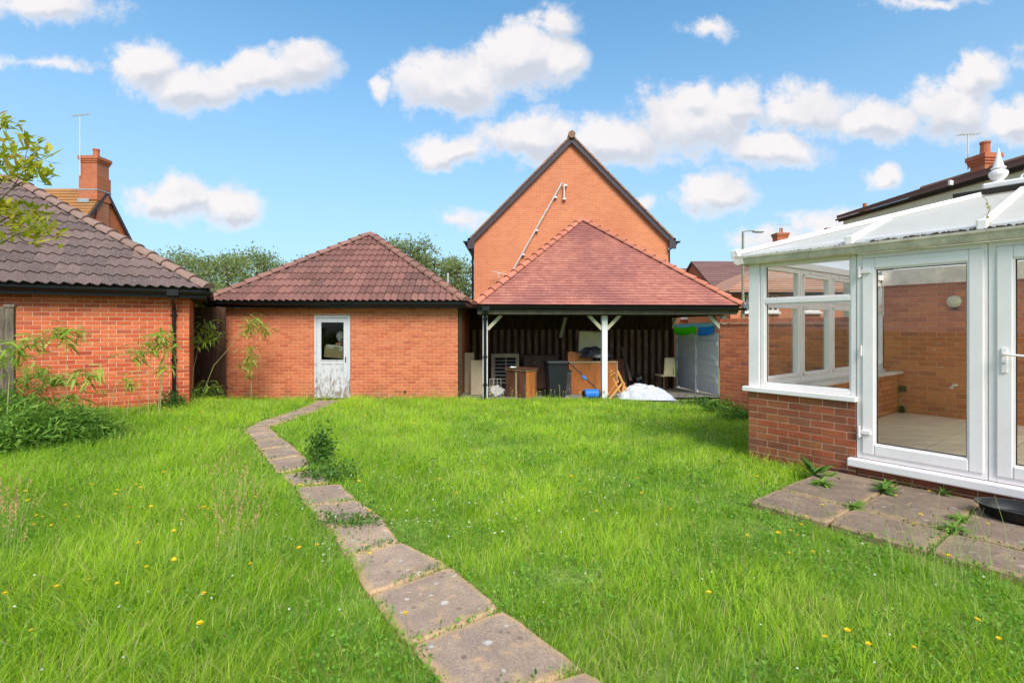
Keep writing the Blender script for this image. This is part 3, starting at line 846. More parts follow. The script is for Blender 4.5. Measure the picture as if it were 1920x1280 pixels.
# ================================================================ carport
CU = math.atan2(.0833, .9965)
CP_ = thing('carport', 'open timber carport with red plain tile pyramid roof and white posts', 'carport', (-.87, 12.2, -.21), CU)
W_ = 6.603; zE = 2.12; zA = 4.85
c = [(0, 0, zE), (W_, 0, zE), (W_, W_, zE), (0, W_, zE)]; ap = (W_/2, W_/2, zA)
roof_face(CP_, c[0], c[1], [ap], 'plain', TL_C, True)
for i in (1, 2, 3): roof_face(CP_, c[i], c[(i+1) % 4], [ap], 'plain', TL_C, False)
for i in range(4): hip_line(CP_, (c[i][0], c[i][1], zE+.03), (ap[0], ap[1], zA+.05), HIP_C, r=.115, seg=.33, name='bonnet_tile')
b = MB(); b.box(.04, W_-.04, .04, .065, 1.985, 2.09); b.box(W_-.065, W_-.04, .066, W_-.1, 1.93, 2.09); b.box(.04, .065, .066, W_-.1, 1.93, 2.09)
b.build('fascia', BLACK, CP_)
b = MB(); b.box(.05, W_-.07, .075, .10, 1.885, 1.983); b.build('lower_fascia', plain('grey_brown_board', (.17, .135, .10), .8, .2, 6), CP_)
b = MB(); b.box(.1, W_-.3, .30, .42, 1.86, 1.99); b.box(W_-.42, W_-.3, .42, 6.2, 1.86, 1.99); b.box(.1, .22, .42, 6.2, 1.86, 1.99); b.build('timber_beam', SOFFIT, CP_, bevel=.005)
b = MB(); b.box(.07, W_-.07, .066, W_-.1, 2.0, 2.02); b.build('ceiling', SOFFIT, CP_)
gutter(CP_, (-.04, -.045, 2.075), (W_+.06, -.045, 2.045), r=.058, brackets=1.1)
gutter(CP_, (W_+.045, -.08, 2.045), (W_+.045, W_, 2.05), r=.058)
PS = [(.24, .36), (3.22, .36), (6.33, .36), (6.235, 3.55)]
for i, (u, n) in enumerate(PS):
    b = MB(); w = .062 if i != 1 else .07
    zb = -.24 if i < 3 else -.36
    b.box(u-w, u+w, n-w, n+w, zb, 1.86)
    b.build('post', WPOST if i < 3 else CREAM, CP_, bevel=.006, label='inner rear post beside the gate' if i == 3 else None)
def brace(u0, n0, du, dn):
    b = MB(); b.beam((u0 + du*.06, n0 + dn*.06, 1.52), (u0 + du*.40, n0 + dn*.40, 1.87), .07, .085)
    b.build('brace', CREAM, CP_, bevel=.004)
brace(.24, .36, 1, 0); brace(3.22, .36, -1, 0); brace(3.22, .36, 1, 0); brace(6.33, .36, -1, 0)
brace(6.235, .36, 0, 1); brace(6.235, 3.55, 0, -1)
b = MB(); b.beam((2.62, 3.2, 1.25), (2.78, 3.2, 1.86), .1, .09); b.build('brace', CREAM, CP_, label='cream brace deep inside the carport')
downpipe(CP_, .24, .25, 1.88, -.18, .24, -.045, 2.06, r=.036)
def yc(px, Y): return Vector((X(px, Y), Y, 0))
FLZ = lambda y: zg(0, y) + .012
# concrete floor of the carport
b = MB()
def cpw(u, n): 
    v = Vector((-.87, 12.2, 0)) + Vector((.9965, .0833, 0)) * u + Vector((-.0833, .9965, 0)) * n
    return v
pts = []
for n in np.arange(.28, 6.6, .5):
    for u in np.arange(-.45, 7.5, .55):
        p = cpw(u, n); pts.append((p.x, p.y, zg(p.x, p.y) + .01))
nu = len(np.arange(-.45, 7.5, .55)); nn_ = len(np.arange(.28, 6.6, .5))
b.add(pts, [(j*nu+i, j*nu+i+1, (j+1)*nu+i+1, (j+1)*nu+i) for j in range(nn_-1) for i in range(nu-1)])
b.build('carport_floor', CONC, None, kind='structure', recalc=False)

# hit-and-miss fence at the back of the carport
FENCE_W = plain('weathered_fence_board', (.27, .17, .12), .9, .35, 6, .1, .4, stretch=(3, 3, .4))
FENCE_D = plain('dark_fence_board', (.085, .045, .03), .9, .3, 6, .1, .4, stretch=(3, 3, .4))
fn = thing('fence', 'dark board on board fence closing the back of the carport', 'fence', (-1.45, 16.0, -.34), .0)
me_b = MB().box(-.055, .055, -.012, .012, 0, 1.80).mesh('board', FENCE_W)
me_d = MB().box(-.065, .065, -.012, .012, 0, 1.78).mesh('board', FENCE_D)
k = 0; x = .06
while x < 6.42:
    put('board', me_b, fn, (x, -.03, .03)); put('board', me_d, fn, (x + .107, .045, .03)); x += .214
b = MB()
for z in (.35, 1.0, 1.6): b.box(0, 6.44, -.016, .030, z - .34, z - .28)
b.build('rail', FENCE_D, fn)
b = MB(); b.box(6.42, 6.50, -.05, .05, -.34, 1.52); b.build('fence_post', FENCE_D, fn)
for i in range(31):  # dark boarding added above the fence to keep light out of the carport
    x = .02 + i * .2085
    MB().box(x, x + .200, .07, .09, 1.44, 2.12).build('light_block_board', FENCE_D, fn)
MB().box(0, 6.44, .092, .11, -.33, 2.12).build('backing_sheet', UNDER, fn)  # dark sheet behind the boards, blocking the same light

# gates at the right of the carport
g0 = Vector((5.12, 15.85, 0)); g1 = Vector((5.36, 13.25, 0)); gd = (g1 - g0)
GT = thing('gate', 'pair of white boarded gates with diagonal braces at the right of the carport', 'gate', (g0.x, g0.y, -.34), math.atan2(gd.y, gd.x))
gl = gd.length; half = gl / 2
def gate_leaf(u0, u1, flip, zoff):
    z0, z1 = -.25 + zoff, 1.44; b = MB()
    n = 8; w = (u1 - u0) / n
    lf = MB().box(u0, u1, .0, .012, z0, z1).build('gate_leaf', GATE, GT)
    for i in range(n):
        MB().box(u0 + i*w + .004, u0 + (i+1)*w - .004, -.014, .002, z0 + .01, z1 - .01).build('board', GATE, lf)
    for z in (z0 + .35, (z0 + z1) / 2 , z1 - .3):
        MB().box(u0, u1, -.045, -.0145, z - .05, z + .05).build('ledge', GATE, lf, bevel=.003)
    m_ = (z0 + z1) / 2
    for (za, zb) in ((z0 + .41, m_ - .06), (m_ + .06, z1 - .36)):
        a, c_ = (u0 + .05, u1 - .05) if flip else (u1 - .05, u0 + .05)
        MB().beam((a, -.030, za), (c_, -.030, zb), .024, .09, up=(0,0,1)).build('diagonal_brace', GATE, lf)
gate_leaf(.04, half - .03, True, -.0); gate_leaf(half + .03, gl - .04, False, .05)
MB().box(half - .05, half + .05, -.055, .03, -.28, 1.42).build('centre_post', GATE, GT, bevel=.004)
MB().box(-.05, .03, -.05, .05, -.30, 1.52).build('gate_post', GATE, GT, bevel=.004)
b = MB(); b.tube([(half, -.06, .55), (half, -.10, .55)], .02, 8); b.box(half-.03, half+.03, -.06, -.055, .5, .6); b.build('latch', METAL, GT)
# blue and green canopy hanging over the gates
def canopy():
    o = thing('canopy', 'blue and lime green scalloped canopy cloth hung over the top of the white gates', 'canopy', (g0.x, g0.y, 1.2), math.atan2(gd.y, gd.x))
    BLU = leaf_mat('blue_cloth', [(0, (.14,.52,.92)), (1, (.14,.52,.92))], .75); GRN = leaf_mat('lime_cloth', [(0, (.26,.90,.06)), (1, (.26,.90,.06))], .75); PALE = leaf_mat('pale_blue_cloth', [(0, (.50,.76,.97)), (1, (.50,.76,.97))], .75)
    n = 36
    for nm, mat, f0, f1, top, bot in (('top_band', PALE, 0, 1, 0, .33), ('green_panel', GRN, 0, .62, .33, 1), ('blue_panel', BLU, .62, 1, .33, 1)):
        b = MB(); vs = []; cols = [j for j in range(n + 1) if f0 - 1e-6 <= j / n <= f1 + 1e-6]
        rows = 5
        for j in cols:
            t = j / n; tt = (t * 2) % 1 if t < 1 else 1
            dep = .25 + .10 * math.sin(math.pi * min(max(tt, 0), 1)) ** .7
            for i in range(rows + 1):
                s = top + (bot - top) * i / rows
                z = 1.66 + .03 * t - dep * s * (1 if s > 0 else 1)
                y = -.08 - .05 * s - .012 * math.sin(t * 40 + s * 3)
                vs.append((t * (gl - .02), y, z))
        fs = [(a*(rows+1)+i, (a+1)*(rows+1)+i, (a+1)*(rows+1)+i+1, a*(rows+1)+i+1) for a in range(len(cols)-1) for i in range(rows)]
        b.smooth = True; b.add(vs, fs); oo = b.build(nm, mat, o, recalc=False)
        md = oo.modifiers.new('thick', 'SOLIDIFY'); md.thickness = .006
canopy()

# ================================================================ garden wall (continues the conservatory's back wall)
wang = math.atan2(CE.y, CE.x)
gwo = cw(-2.77, 4.07)
GW = thing('garden_wall', 'orange red brick garden wall with tile creasing between the carport gates and the conservatory', 'wall', (gwo.x, gwo.y, -.12), wang)
brick_wall(GW, 0, 2.87, -.15, 1.64, BR_GW, MORTAR, limit=300, depth=.21)
b = MB()
b.box(-.03, 2.865, -.035, .26, 1.645, 1.67); b.build('tile_creasing', plain('creasing_tile', (.42, .25, .17), .9, .2, 20), GW, bevel=.004)
me = {}
k = 0; u = .0
cap = MB().box(-.0325, .0325, -.002, .212, 0, .075).mesh('coping_brick', BR_GW)
while u < 2.8:
    put('coping_brick', cap, GW, (u + .04, 0, 1.674 + .12 + rnd.uniform(-.002, .002)), (0, 0, rnd.uniform(-.01, .01))); u += .075
MB().box(0.01, 2.86, .006, .205, 1.672, 1.742).build('coping_mortar', MORTAR, GW)
# ================================================================ conservatory
CZ = .02
CN = thing('conservatory', 'white framed conservatory with opal hipped roof on a low brick wall', 'conservatory', (C0.x, C0.y, CZ), wang)
H0 = EYE   # heights below are given from the eye
def cbox(b, u0, u1, n0, n1, z0, z1): b.box(u0, u1, n0, n1, H0 + z0, H0 + z1); return b
E1 = 1.09; EL = 4.3; PD = 4.07
# dwarf wall, front and end
brick_wall(CN, 0, E1 - .004, -.02, H0 - .75, BR_CON, MORTAR_L, n=0, depth=.1, start=.1125)
brick_wall(CN, E1 - .004, EL, -.02, H0 - 1.37, BR_CON, MORTAR, n=.012, depth=.1, limit=60)
b = MB(); cbox(b, .004, .28, .105, PD - .01, -1.65, -.752); cbox(b, .283, E1 - .01, .105, .28, -1.65, -.752)
b.build('inner_leaf', BR_CON, CN)
# air brick
b = MB(); AB = plain('air_brick_purple', (.12, .05, .05), .8)
for i in range(4): b.box(.80 + i * .055, .845 + i * .055, -.006, .01, H0 - 1.50, H0 - 1.445)
b.build('air_brick', AB, CN)
# end wall outer brick face
def end_wall_bricks():
    b = MB(); row = 0; z = H0 - .75 - .0375
    while z > 0.0:
        y = -.1125 if row % 2 else 0.0
        while y < PD:
            a, c_ = max(y, .0), min(y + .215, PD - .01)
            if c_ - a > .02:
                b.rn = rnd.random() + .001; b.box(-.001, .02, a + .0, c_, z - .0325, z + .0325)
            y += .225
        row += 1; z -= .075
    b.build('brickwork', BR_CON, CN, kind='stuff')
    # inner face of the end wall and back wall seen through the glass
    b = MB(); row = 0; z = H0 - .75 - .0375
    while z > .2:
        y = .28 - (.1125 if row % 2 else 0.0)
        while y < PD:
            a, c_ = max(y, .285), min(y + .215, PD - .01)
            if c_ - a > .02: b.rn = rnd.random() + .001; b.box(.27, .292, a, c_, z - .0325, z + .0325)
            y += .225
        row += 1; z -= .075
    b.build('inner_brickwork', BR_HOUSE, CN, kind='stuff')
end_wall_bricks()
# sills
b = MB(); cbox(b, -.05, E1 + .01, -.055, .12, -.745, -.69); b.build('window_sill', UPVC, CN, bevel=.008)
b = MB(); cbox(b, .2, .36, .30, PD - .02, -.745, -.715); b.build('window_sill', UPVC_D, CN, bevel=.006)
b = MB(); cbox(b, -.05, .12, .12, PD, -.745, -.69); b.build('window_sill', UPVC, CN, bevel=.006)
b = MB(); cbox(b, E1 - .06, EL, -.075, .10, -1.37, -1.29); b.build('door_sill', UPVC, CN, bevel=.012)
# corner post
b = MB(); cbox(b, 0, .125, 0, .125, -.69, .72); b.build('corner_post', UPVC, CN, bevel=.006)
def frame_boxes(b, u0, u1, z0, z1, w, n0, n1, wt=None, wb=None):
    wt = w if wt is None else wt; wb = w if wb is None else wb
    cbox(b, u0, u0+w, n0, n1, z0, z1); cbox(b, u1-w, u1, n0, n1, z0, z1)
    cbox(b, u0+w, u1-w, n0, n1, z1-wt, z1); cbox(b, u0+w, u1-w, n0, n1, z0, z0+wb)
def pane(parent, u0, u1, z0, z1, n, seal=True):
    o = MB(); cbox(o, u0-.005, u1+.005, n, n+.006, z0-.005, z1+.005); o.build('glass_pane', GLASS, parent)
    if seal:
        s = MB(); frame_boxes(s, u0-.002, u1+.002, z0-.002, z1+.002, .007, n-.006, n+.012); s.build('gasket', GASKET, parent)
def window_front():
    b = MB(); u0, u1 = .13, E1 - .006
    frame_boxes(b, u0, u1, -.69, .72, .05, .012, .075)
    cbox(b, u0+.05, u1-.05, .012, .075, .25, .305)
    fr = b.build('window', UPVC, CN, bevel=.007)
    pane(fr, u0+.05+.012, u1-.062, -.64+.012, .25-.008, .04); pane(fr, u0+.062, u1-.062, .305+.006, .67-.006, .04)
    s = MB(); frame_boxes(s, u0+.05, u1-.05, -.64, .25, .014, .022, .07); frame_boxes(s, u0+.05, u1-.05, .305, .67, .012, .022, .07); s.build('sash', UPVC, fr, bevel=.003)
window_front()
def door(u0, u1, hinge_left, handle):
    b = MB(); z0, z1 = -1.285, .70
    frame_boxes(b, u0, u1, z0, z1, .048, .005, .07)
    fr = b.build('door_frame', UPVC, CN, bevel=.004)
    d = MB(); frame_boxes(d, u0+.05, u1-.02, z0+.05, z1-.05, .10, -.012, .06)
    dr = d.build('door', UPVC, CN, bevel=.009)
    gu0, gu1, gz0, gz1 = u0+.15, u1-.12, z0+.15, z1-.15
    s = MB(); frame_boxes(s, gu0-.002, gu1+.002, gz0-.002, gz1+.002, .014, -.002, .05); s.build('glazing_bead', UPVC, dr, bevel=.003)
    pane(dr, gu0+.014, gu1-.014, gz0+.014, gz1-.014, .022)
    if hinge_left:
        for z in (.53, -.24, -1.02):
            h = MB(); 
            if z == -.24:
                h.tube([(u0+.045, -.02, H0+z-.05), (u0+.045, -.02, H0+z+.05)], .009, 8)
            else:
                h.tube([(u0+.03, -.028, H0+z-.06), (u0+.03, -.028, H0+z+.05)], .012, 8); cbox(h, u0+.03, u0+.125, -.034, -.012, z-.022, z+.012); cbox(h, u0+.01, u0+.05, -.030, .004, z-.05, z-.03)
            h.build('hinge', UPVC, dr, bevel=.002)
    if handle:
        h = MB(); zc = -.25; hu = u0 + .10
        cbox(h, hu-.017, hu+.017, -.024, -.012, zc-.13, zc+.07)
        h.tube([(hu, -.02, H0+zc+.02), (hu, -.055, H0+zc+.02), (hu+.02, -.062, H0+zc+.02), (hu+.13, -.062, H0+zc+.012)], .0095, 8)
        h.build('handle', UPVC, dr, bevel=.002)
        h = MB(); h.tube([(hu, -.030, H0+zc-.05), (hu, -.024, H0+zc-.05)], .009, 8); h.build('keyhole', METAL, dr)
door(E1, 2.045, True, False); door(2.05, 3.0, False, True)
b = MB(); frame_boxes(b, 3.01, 4.25, -1.285, .70, .06, .005, .07); w3 = b.build('window', UPVC, CN, bevel=.006); pane(w3, 3.08, 4.18, -1.21, .63, .03)
# head beam
b = MB(); cbox(b, -.0, EL, .0, .12, .722, .80); b.build('head_beam', UPVC, CN, bevel=.004)
# end wall windows (frame plane e = 0..0.07)
def end_window(p0, p1, vent):
    b = MB()
    def eb(n0, n1, z0, z1, u0=.02, u1=.085): b.box(u0, u1, n0, n1, H0+z0, H0+z1)
    w = .055
    eb(p0, p0+w, -.69, .72); eb(p1-w, p1, -.69, .72); eb(p0+w, p1-w, .66, .72); eb(p0+w, p1-w, -.69, -.63); eb(p0+w, p1-w, .25, .31)
    fr = b.build('window', UPVC_W, CN, bevel=.005)
    for (a, c_) in ((-.63, .25), (.31, .66)):
        s = MB(); s.box(.03, .095, p0+w, p0+w+.035, H0+a, H0+c_); s.box(.03, .095, p1-w-.035, p1-w, H0+a, H0+c_); s.box(.03, .095, p0+w, p1-w, H0+a, H0+a+.035); s.box(.03, .095, p0+w, p1-w, H0+c_-.035, H0+c_)
        if c_ > .5 and vent or c_ < .5: s.build('sash', UPVC_W, fr, bevel=.003)
        g = MB(); g.box(.05, .056, p0+w, p1-w, H0+a, H0+c_); g.build('glass_pane', GLASS, fr)
    if vent:
        v = MB(); v.box(.085, .10, p0+.25, p1-.25, H0+.675, H0+.70); v.build('trickle_vent', UPVC, fr)
UPVC_W = UPVC
end_window(.126, 1.12, False); end_window(1.13, 2.04, True); end_window(2.05, 2.92, True); end_window(2.93, PD - .02, True)
b = MB(); b.box(0, .12, .125, PD, H0+.722, H0+.80); b.build('head_beam', UPVC, CN)
b = MB(); b.box(.1, EL, PD - .12, PD - .03, H0 + .64, H0 + .88); b.build('head_beam', UPVC_D, CN)
# floor
FT = plain('beige_floor_tile', (.62, .53, .40), .35, .08, 3, .4, .03)
t_ = NT('beige_floor_tile_grain'); w = t_.world(); n = t_.noise(2.5, 5, .6, vec=w, stretch=(1, 3, 1))
FT = t_.fin(t_.mix(t_.ramp(n, .35, .7), (.66, .56, .42), (.52, .43, .31)), .3, .4)
b = MB(); cbox(b, .293, EL, .10, PD, -1.42, -1.366); b.build('floor_screed', plain('tile_grout', (.16, .12, .08), .9), CN)
tile = MB().box(.004, .596, .004, .596, 0, .008).mesh('floor_tile', FT)
for i in range(7):
    for j in range(7):
        u, n_ = .295 + i * .6 - .2, .10 + j * .6
        if u < .29:
            mm = MB().box(.29 - u, .596, .004, min(.596, PD - n_ - .01), 0, .008).mesh('floor_tile', FT)
        elif n_ + .598 > PD: mm = MB().box(.004, .596, .004, PD - n_ - .01, 0, .008).mesh('floor_tile', FT)
        else: mm = tile
        put('floor_tile', mm, CN, (u, n_, H0 - 1.366 - CZ + .0005))
# roof: eave z .80, ridge z 1.5 at distance K
K = 1.817; ZR = 1.42; ZE = .79; OV = .09
def rp(u, n, z): return (u, n, H0 + z)
ridge0 = (K, K); UE = EL + .3
zf = lambda n: ZE + (ZR - ZE) * (n + OV) / (K + OV)
def panel(pts, name='roof_panel', t=.025):
    b = MB(); b.prism([rp(*p) for p in pts], (0, 0, t)); return b.build(name, OPAL, CN)
# front slope panels between glazing bars, cut by the hip
bars = [-OV, 1.06, 2.03, 2.95, 3.87, UE]
for i in range(len(bars) - 1):
    u0, u1 = bars[i] + .02, bars[i+1] - .02
    p = [(u0, -OV, zf(-OV)), (u1, -OV, zf(-OV))]
    if u1 < K: p += [(u1, u1 - .02, zf(u1 - .02))]
    else: p += [(u1, K - .03, zf(K - .03))]
    if u0 < K:
        if u1 > K: p += [(K, K - .03, zf(K - .03))]
        p += [(u0, u0 - .02, zf(u0 - .02))]
    else: p += [(u0, K - .03, zf(K - .03))]
    panel(p)
# end slope
panel([(-OV, PD - .3, zf(-OV)), (-OV, -OV + .03, zf(-OV)), (K - .03, K, zf(K - .03))])
panel([(K, K + .03, ZR - .02), (UE, K + .03, ZR - .02), (UE, PD, .86), (0.2, PD, .86)])
def bar(p0, p1, w=.05, name='glazing_bar', mat=None, end=True):
    b = MB(); b.beam(rp(*p0), rp(*p1), w, .05)
    o = b.build(name, mat or UPVC, CN, bevel=.006)
    if end:
        e = MB(); q = Vector(rp(*p0)); e.box(q.x - w*.75, q.x + w*.75, q.y - .015, q.y + .05, q.z - .045, q.z + .045); e.build('end_cap', UPVC, o, bevel=.012)
for u in bars[1:-1]:
    nn = min(u, K)
    bar((u, -OV - .01, zf(-OV) + .045), (u, nn, zf(nn) + .045))
bar((-OV - .01, -OV - .01, ZE + .045), (K, K, ZR + .045), .07, 'hip_bar')
bar((-OV, PD, ZE + .05), (K, K, ZR + .05), .06, 'hip_bar', end=False)
b = MB(); b.box(K - .12, UE, K - .09, K + .09, H0 + ZR + .055, H0 + ZR + .13); rg = b.build('ridge', UPVC, CN, bevel=.02)
b = MB(); b.box(K - .35, UE, K - .16, K - .10, H0 + ZR + .0, H0 + ZR + .053); b.build('ridge_gap_shade', UNDER, rg)  # dark strip standing in for the shaded opening under the ridge
# cresting: small fleur shapes along the ridge
def crest(u):
    b = MB(); n = 10; y = K
    for sgn in (-1, 1):
        pts = [(u + sgn * (.0 + .055 * math.sin(t * 1.9)) , y, H0 + ZR + .13 + .11 * t) for t in [i / n for i in range(n + 1)]]
        b.tube(pts, [.012 - .004 * i / n for i in range(n + 1)], 6)
        pts = [(u + sgn * .085 * math.sin(t * math.pi / 2), y, H0 + ZR + .13 + .05 * math.sin(t * math.pi)) for t in [i / 6 for i in range(7)]]
        b.tube(pts, .009, 6)
    b.lathe((u, y, H0 + ZR + .22), [(.001, 0), (.016, .012), (.014, .03), (.001, .05)], 8)
    b.build('cresting', UPVC, CN)
u = K + .26
while u < UE: crest(u); u += .2
b = MB(); b.lathe((K + .0, K, H0 + ZR + .05), [(.075, .02), (.075, .08), (.048, .09), (.044, .11), (.066, .13), (.082, .16), (.082, .19), (.062, .21), (.045, .22), (.064, .23), (.064, .243), (.048, .25), (.024, .35), (.005, .45)], 16)
b.smooth = False; b.build('finial', UPVC, CN)
# white gutter with moss in it
def ogee(P, Q, side):
    b = MB(); P = Vector(P); Q = Vector(Q); s = Vector(side)
    prof = [(0, 0), (.0, -.085), (.05, -.095), (.085, -.085), (.10, -.06), (.108, -.035), (.128, -.022), (.132, .0), (.122, .0), (.115, -.012), (.10, -.03), (.08, -.075), (.01, -.078), (.01, 0)]
    vs = [P + s * a + Vector((0,0,z)) for a, z in prof] + [Q + s * a + Vector((0,0,z)) for a, z in prof]; n = len(prof)
    b.add(vs, [(i, (i+1) % n, (i+1) % n + n, i + n) for i in range(n)])
    b.add(vs, [tuple(range(8))[::-1], tuple(range(n, n+8))])
    return b.build('gutter', UPVC_D, CN)
ogee((-.09, -.002, H0 + .79), (UE, -.002, H0 + .79), (0, -1, 0)); ogee((-.002, -.13, H0 + .79), (-.002, PD, H0 + .79), (-1, 0, 0))
MOSSD = plain('dead_moss', (.055, .035, .018), .95, .4, 60, .1, .6)
def gutter_debris():
    b = MB()
    for i in range(2200):
        u = rnd.uniform(.1, UE - .1)
        dens = .25 if u < 1.1 else (.6 if u < 1.5 else 1)
        if rnd.random() > dens: continue
        s = rnd.uniform(.006, .016) * (1 if u > 1.2 else .6); q = Vector((u, rnd.uniform(-.11, -.02), H0 + .79 + rnd.uniform(0, .012) * (1 if u > 1.2 else .3)))
        b.lathe(q - Vector((0,0,s)), [(s*.4, 0), (s, s*.8), (s*.7, s*1.6), (.001, s*2)], 5)
    b.build('gutter_moss', MOSSD, CN, kind='stuff', recalc=False)
gutter_debris()
# a weed growing out of the gutter up the hip of the roof
gwd = thing('gutter_weed', 'thin dried weed stem standing up from the conservatory gutter below the finial', 'weed', tuple(cw(2.06, -.07, H0 + .79)))
b = MB(); pts = [(0, 0, 0)]
for i in range(7): pts.append((rnd.uniform(-.02, .02) - .004*i, rnd.uniform(-.02, .02), .04 * (i + 1)))
b.v = []; b.tube([(p[0], p[1], p[2] + gwd.location.z) for p in pts], [.004 - .0003 * i for i in range(8)], 5); b.build('stem', plain('dry_stem', (.28, .20, .10), .8), gwd)
b = MB()
for i in range(34):
    h = rnd.uniform(0, .2) ** 1; a = rnd.uniform(0, 6.28); r_ = rnd.uniform(.01, .05)
    q = Vector((0, 0, h + gwd.location.z)); t = q + Vector((math.cos(a) * r_, math.sin(a) * r_, rnd.uniform(-.01, .03))); s = Vector((-math.sin(a), math.cos(a), .3)) * .008
    b.rn = rnd.random(); b.add([q, (q + t) / 2 + s, t, (q + t) / 2 - s], [(0, 1, 2, 3)])
b.build('leaves', SHRUB, gwd, recalc=False)

# ---- back wall of the conservatory: brick house wall with light fitting
hwo = cw(0.10, PD)
HW = thing('house_wall', 'inner red brick wall seen through the conservatory doors', 'wall', (hwo.x, hwo.y, .2), wang)
# stands just in front of the garden wall's plane
hwo2 = cw(.10, PD - .028); HW.location = (hwo2.x, hwo2.y, .2)
brick_wall(HW, 0, 6.6, .1, H0 + .66, BR_HOUSE, MORTAR, limit=300, depth=.02)
MB().box(3.9, 6.6, .24, .34, -.1, H0 + 1.0).build('upper_wall', RENDER, HW)
def e_at(px, p):
    A_ = cw(0, p); k = (px - 960) / 960
    return (k * A_.y - A_.x) / (CE.x - k * CE.y)
wle = e_at(1790, PD - .05)
wl = thing('wall_light', 'round cream wall light high on the brick wall inside the conservatory', 'lamp', tuple(Vector(cw(wle, PD - .035, H0 + .36))), wang)
b = MB(); 
b.tube([(0, -.0, wl.location.z), (0, -.06, wl.location.z)], [.085, .085], 18); b.tube([(0, -.06, wl.location.z), (0, -.085, wl.location.z)], [.08, .05], 18); b.build('shade', plain('cream_plastic', (.60, .55, .42), .5), wl)
MB().box(-.02, .03, -.03, 0, wl.location.z - .12, wl.location.z - .08).build('cable_clip', SOFFIT, wl)
# scars and cable on that wall
sk = thing('socket_cable', 'dark cable and socket hanging low in the corner inside the conservatory', 'cable', tuple(cw(.36, PD - .06, .5)), wang)
b = MB(); z = .55
b.tube([(0, -.02, z+.05), (.02, -.03, z-.05), (-.01, -.03, z-.12), (.03, -.04, z-.2), (.02, -.03, z-.29)], .006, 6); b.build('flex', plain('grey_flex', (.35,.3,.24), .6), sk)
MB().box(-.045, .045, -.03, .0, z+.02, z+.11).build('socket_box', SOFFIT, sk)
MB().box(-.03, .03, -.05, .0, z-.3, z-.2).build('transformer', BLACK, sk)
# plaster marks
pm = MB(); 
def mark(e, z, w_, h):
    n = 9; vs = []
    for i in range(n):
        t = 2*math.pi*i/n; r_ = rnd.uniform(.6, 1)
        vs.append(cw(e + math.cos(t)*w_*r_, PD - .036, H0 + z + math.sin(t)*h*r_))
    pm.prism(vs, -CP * .003)
for (mx_, my_, mw_, mh_) in ((1790, 722, .05, .03), (1784, 727, .03, .025), (1752, 655, .014, .014), (1766, 688, .018, .012), (1760, 644, .03, .006), (1905, 538, .02, .02)):
    e_ = e_at(mx_, PD - .036); mark(e_, (611 - my_) / 960 * cw(e_, PD - .036).y, mw_, mh_)
pm.build('plaster_mark', plain('plaster', (.7, .62, .48), .9), None, label='pale plaster scars on the brick wall inside the conservatory', cat='plaster')

def courses(parent, A, B, Q, P, mat, gauge=.33, t=.03):
    """courses of small tiles from the eave A-B up to the ridge P-Q, joined (too far to tell tiles apart)"""
    A, B, P, Q = map(Vector, (A, B, P, Q)); n = max(3, int((P - A).length / gauge)); nrm = (B - A).cross(P - A).normalized()
    if nrm.z < 0: nrm = -nrm
    b = MB()
    for i in range(n):
        a0, b0 = A.lerp(P, i / n), B.lerp(Q, i / n); a1, b1 = A.lerp(P, (i + 1) / n), B.lerp(Q, (i + 1) / n)
        b.rn = rnd.random() * .999 + .001
        m = max(2, int((b0 - a0).length / 2.2))
        for j in range(m):
            b.rn = rnd.random() * .999 + .001
            p0, p1, p2, p3 = a0.lerp(b0, j/m), a0.lerp(b0, (j+1)/m), a1.lerp(b1, (j+1)/m), a1.lerp(b1, j/m)
            b.add([p0 + nrm*(t+.01), p1 + nrm*(t+.01), p2 + nrm*.01, p3 + nrm*.01, p0, p1], [(0,1,2,3), (4,5,1,0)])
    return b.build('tiling', mat, parent, kind='stuff', recalc=False)
# ================================================================ gable house behind the carport
HG_Y = 19.6
HGX = lambda px: X(px, HG_Y)
GH = thing('house', 'tall orange brick gable end house rising behind the carport', 'house', (HGX(1071), HG_Y, -.35))
hw_ = 3.72; ez = Z(447, HG_Y); az = Z(262, HG_Y)
b = MB(); b.prism([(-hw_, 0, -.4), (hw_, 0, -.4), (hw_, 0, ez), (.0, 0, az), (-hw_, 0, ez)], (0, .3, 0)); b.build('gable_wall', FB_X, GH)
b = MB(); b.box(-hw_ , -hw_ + .3, .301, 9, -.4, ez); b.box(hw_ - .3, hw_, .301, 9, -.4, ez); b.box(-hw_, hw_, 9, 9.3, -.4, ez); b.build('side_wall', FB_Y, GH)
# roof slopes
def slope(sgn):
    over = .25; sl = (az - ez) / hw_
    P = lambda x, y, o: (sgn * x, y, az - sl * x + o)
    b = MB()
    b.prism([P(0, -.12, .06), P(hw_ + over, -.12, .06), P(hw_ + over, 9.4, .06), P(0, 9.4, .06)], (0, 0, .10))
    rf = b.build('roof', TL_D, GH)
    b = MB(); b.prism([P(0, -.15, -.16), P(hw_ + over, -.15, -.16), P(hw_ + over, -.15, .08), P(0, -.15, .08)], (0, .04, 0)); b.build('bargeboard', BARGE, rf)
    n = 17
    for i in range(n):
        b = MB(); x0, x1 = (hw_ + over) * i / n, (hw_ + over) * (i + 1) / n - .02
        b.prism([P(x0, -.19, .085), P(x1, -.19, .085), P(x1, .12, .085), P(x0, .12, .085)], (0, 0, .085)); b.rn = rnd.random(); b.build('verge_tile', HIP_VG, rf)
HIP_VG = tile_mat('verge_tile_brown', [(0, (.26,.14,.09)), (1, (.34,.18,.11))], lf=.4, df=.3)
slope(-1); slope(1)
b = MB(); b.tube([(0, -.24, az + .13), (0, 9.4, az + .13)], .14, 10); b.build('ridge', HIP_VG, GH)
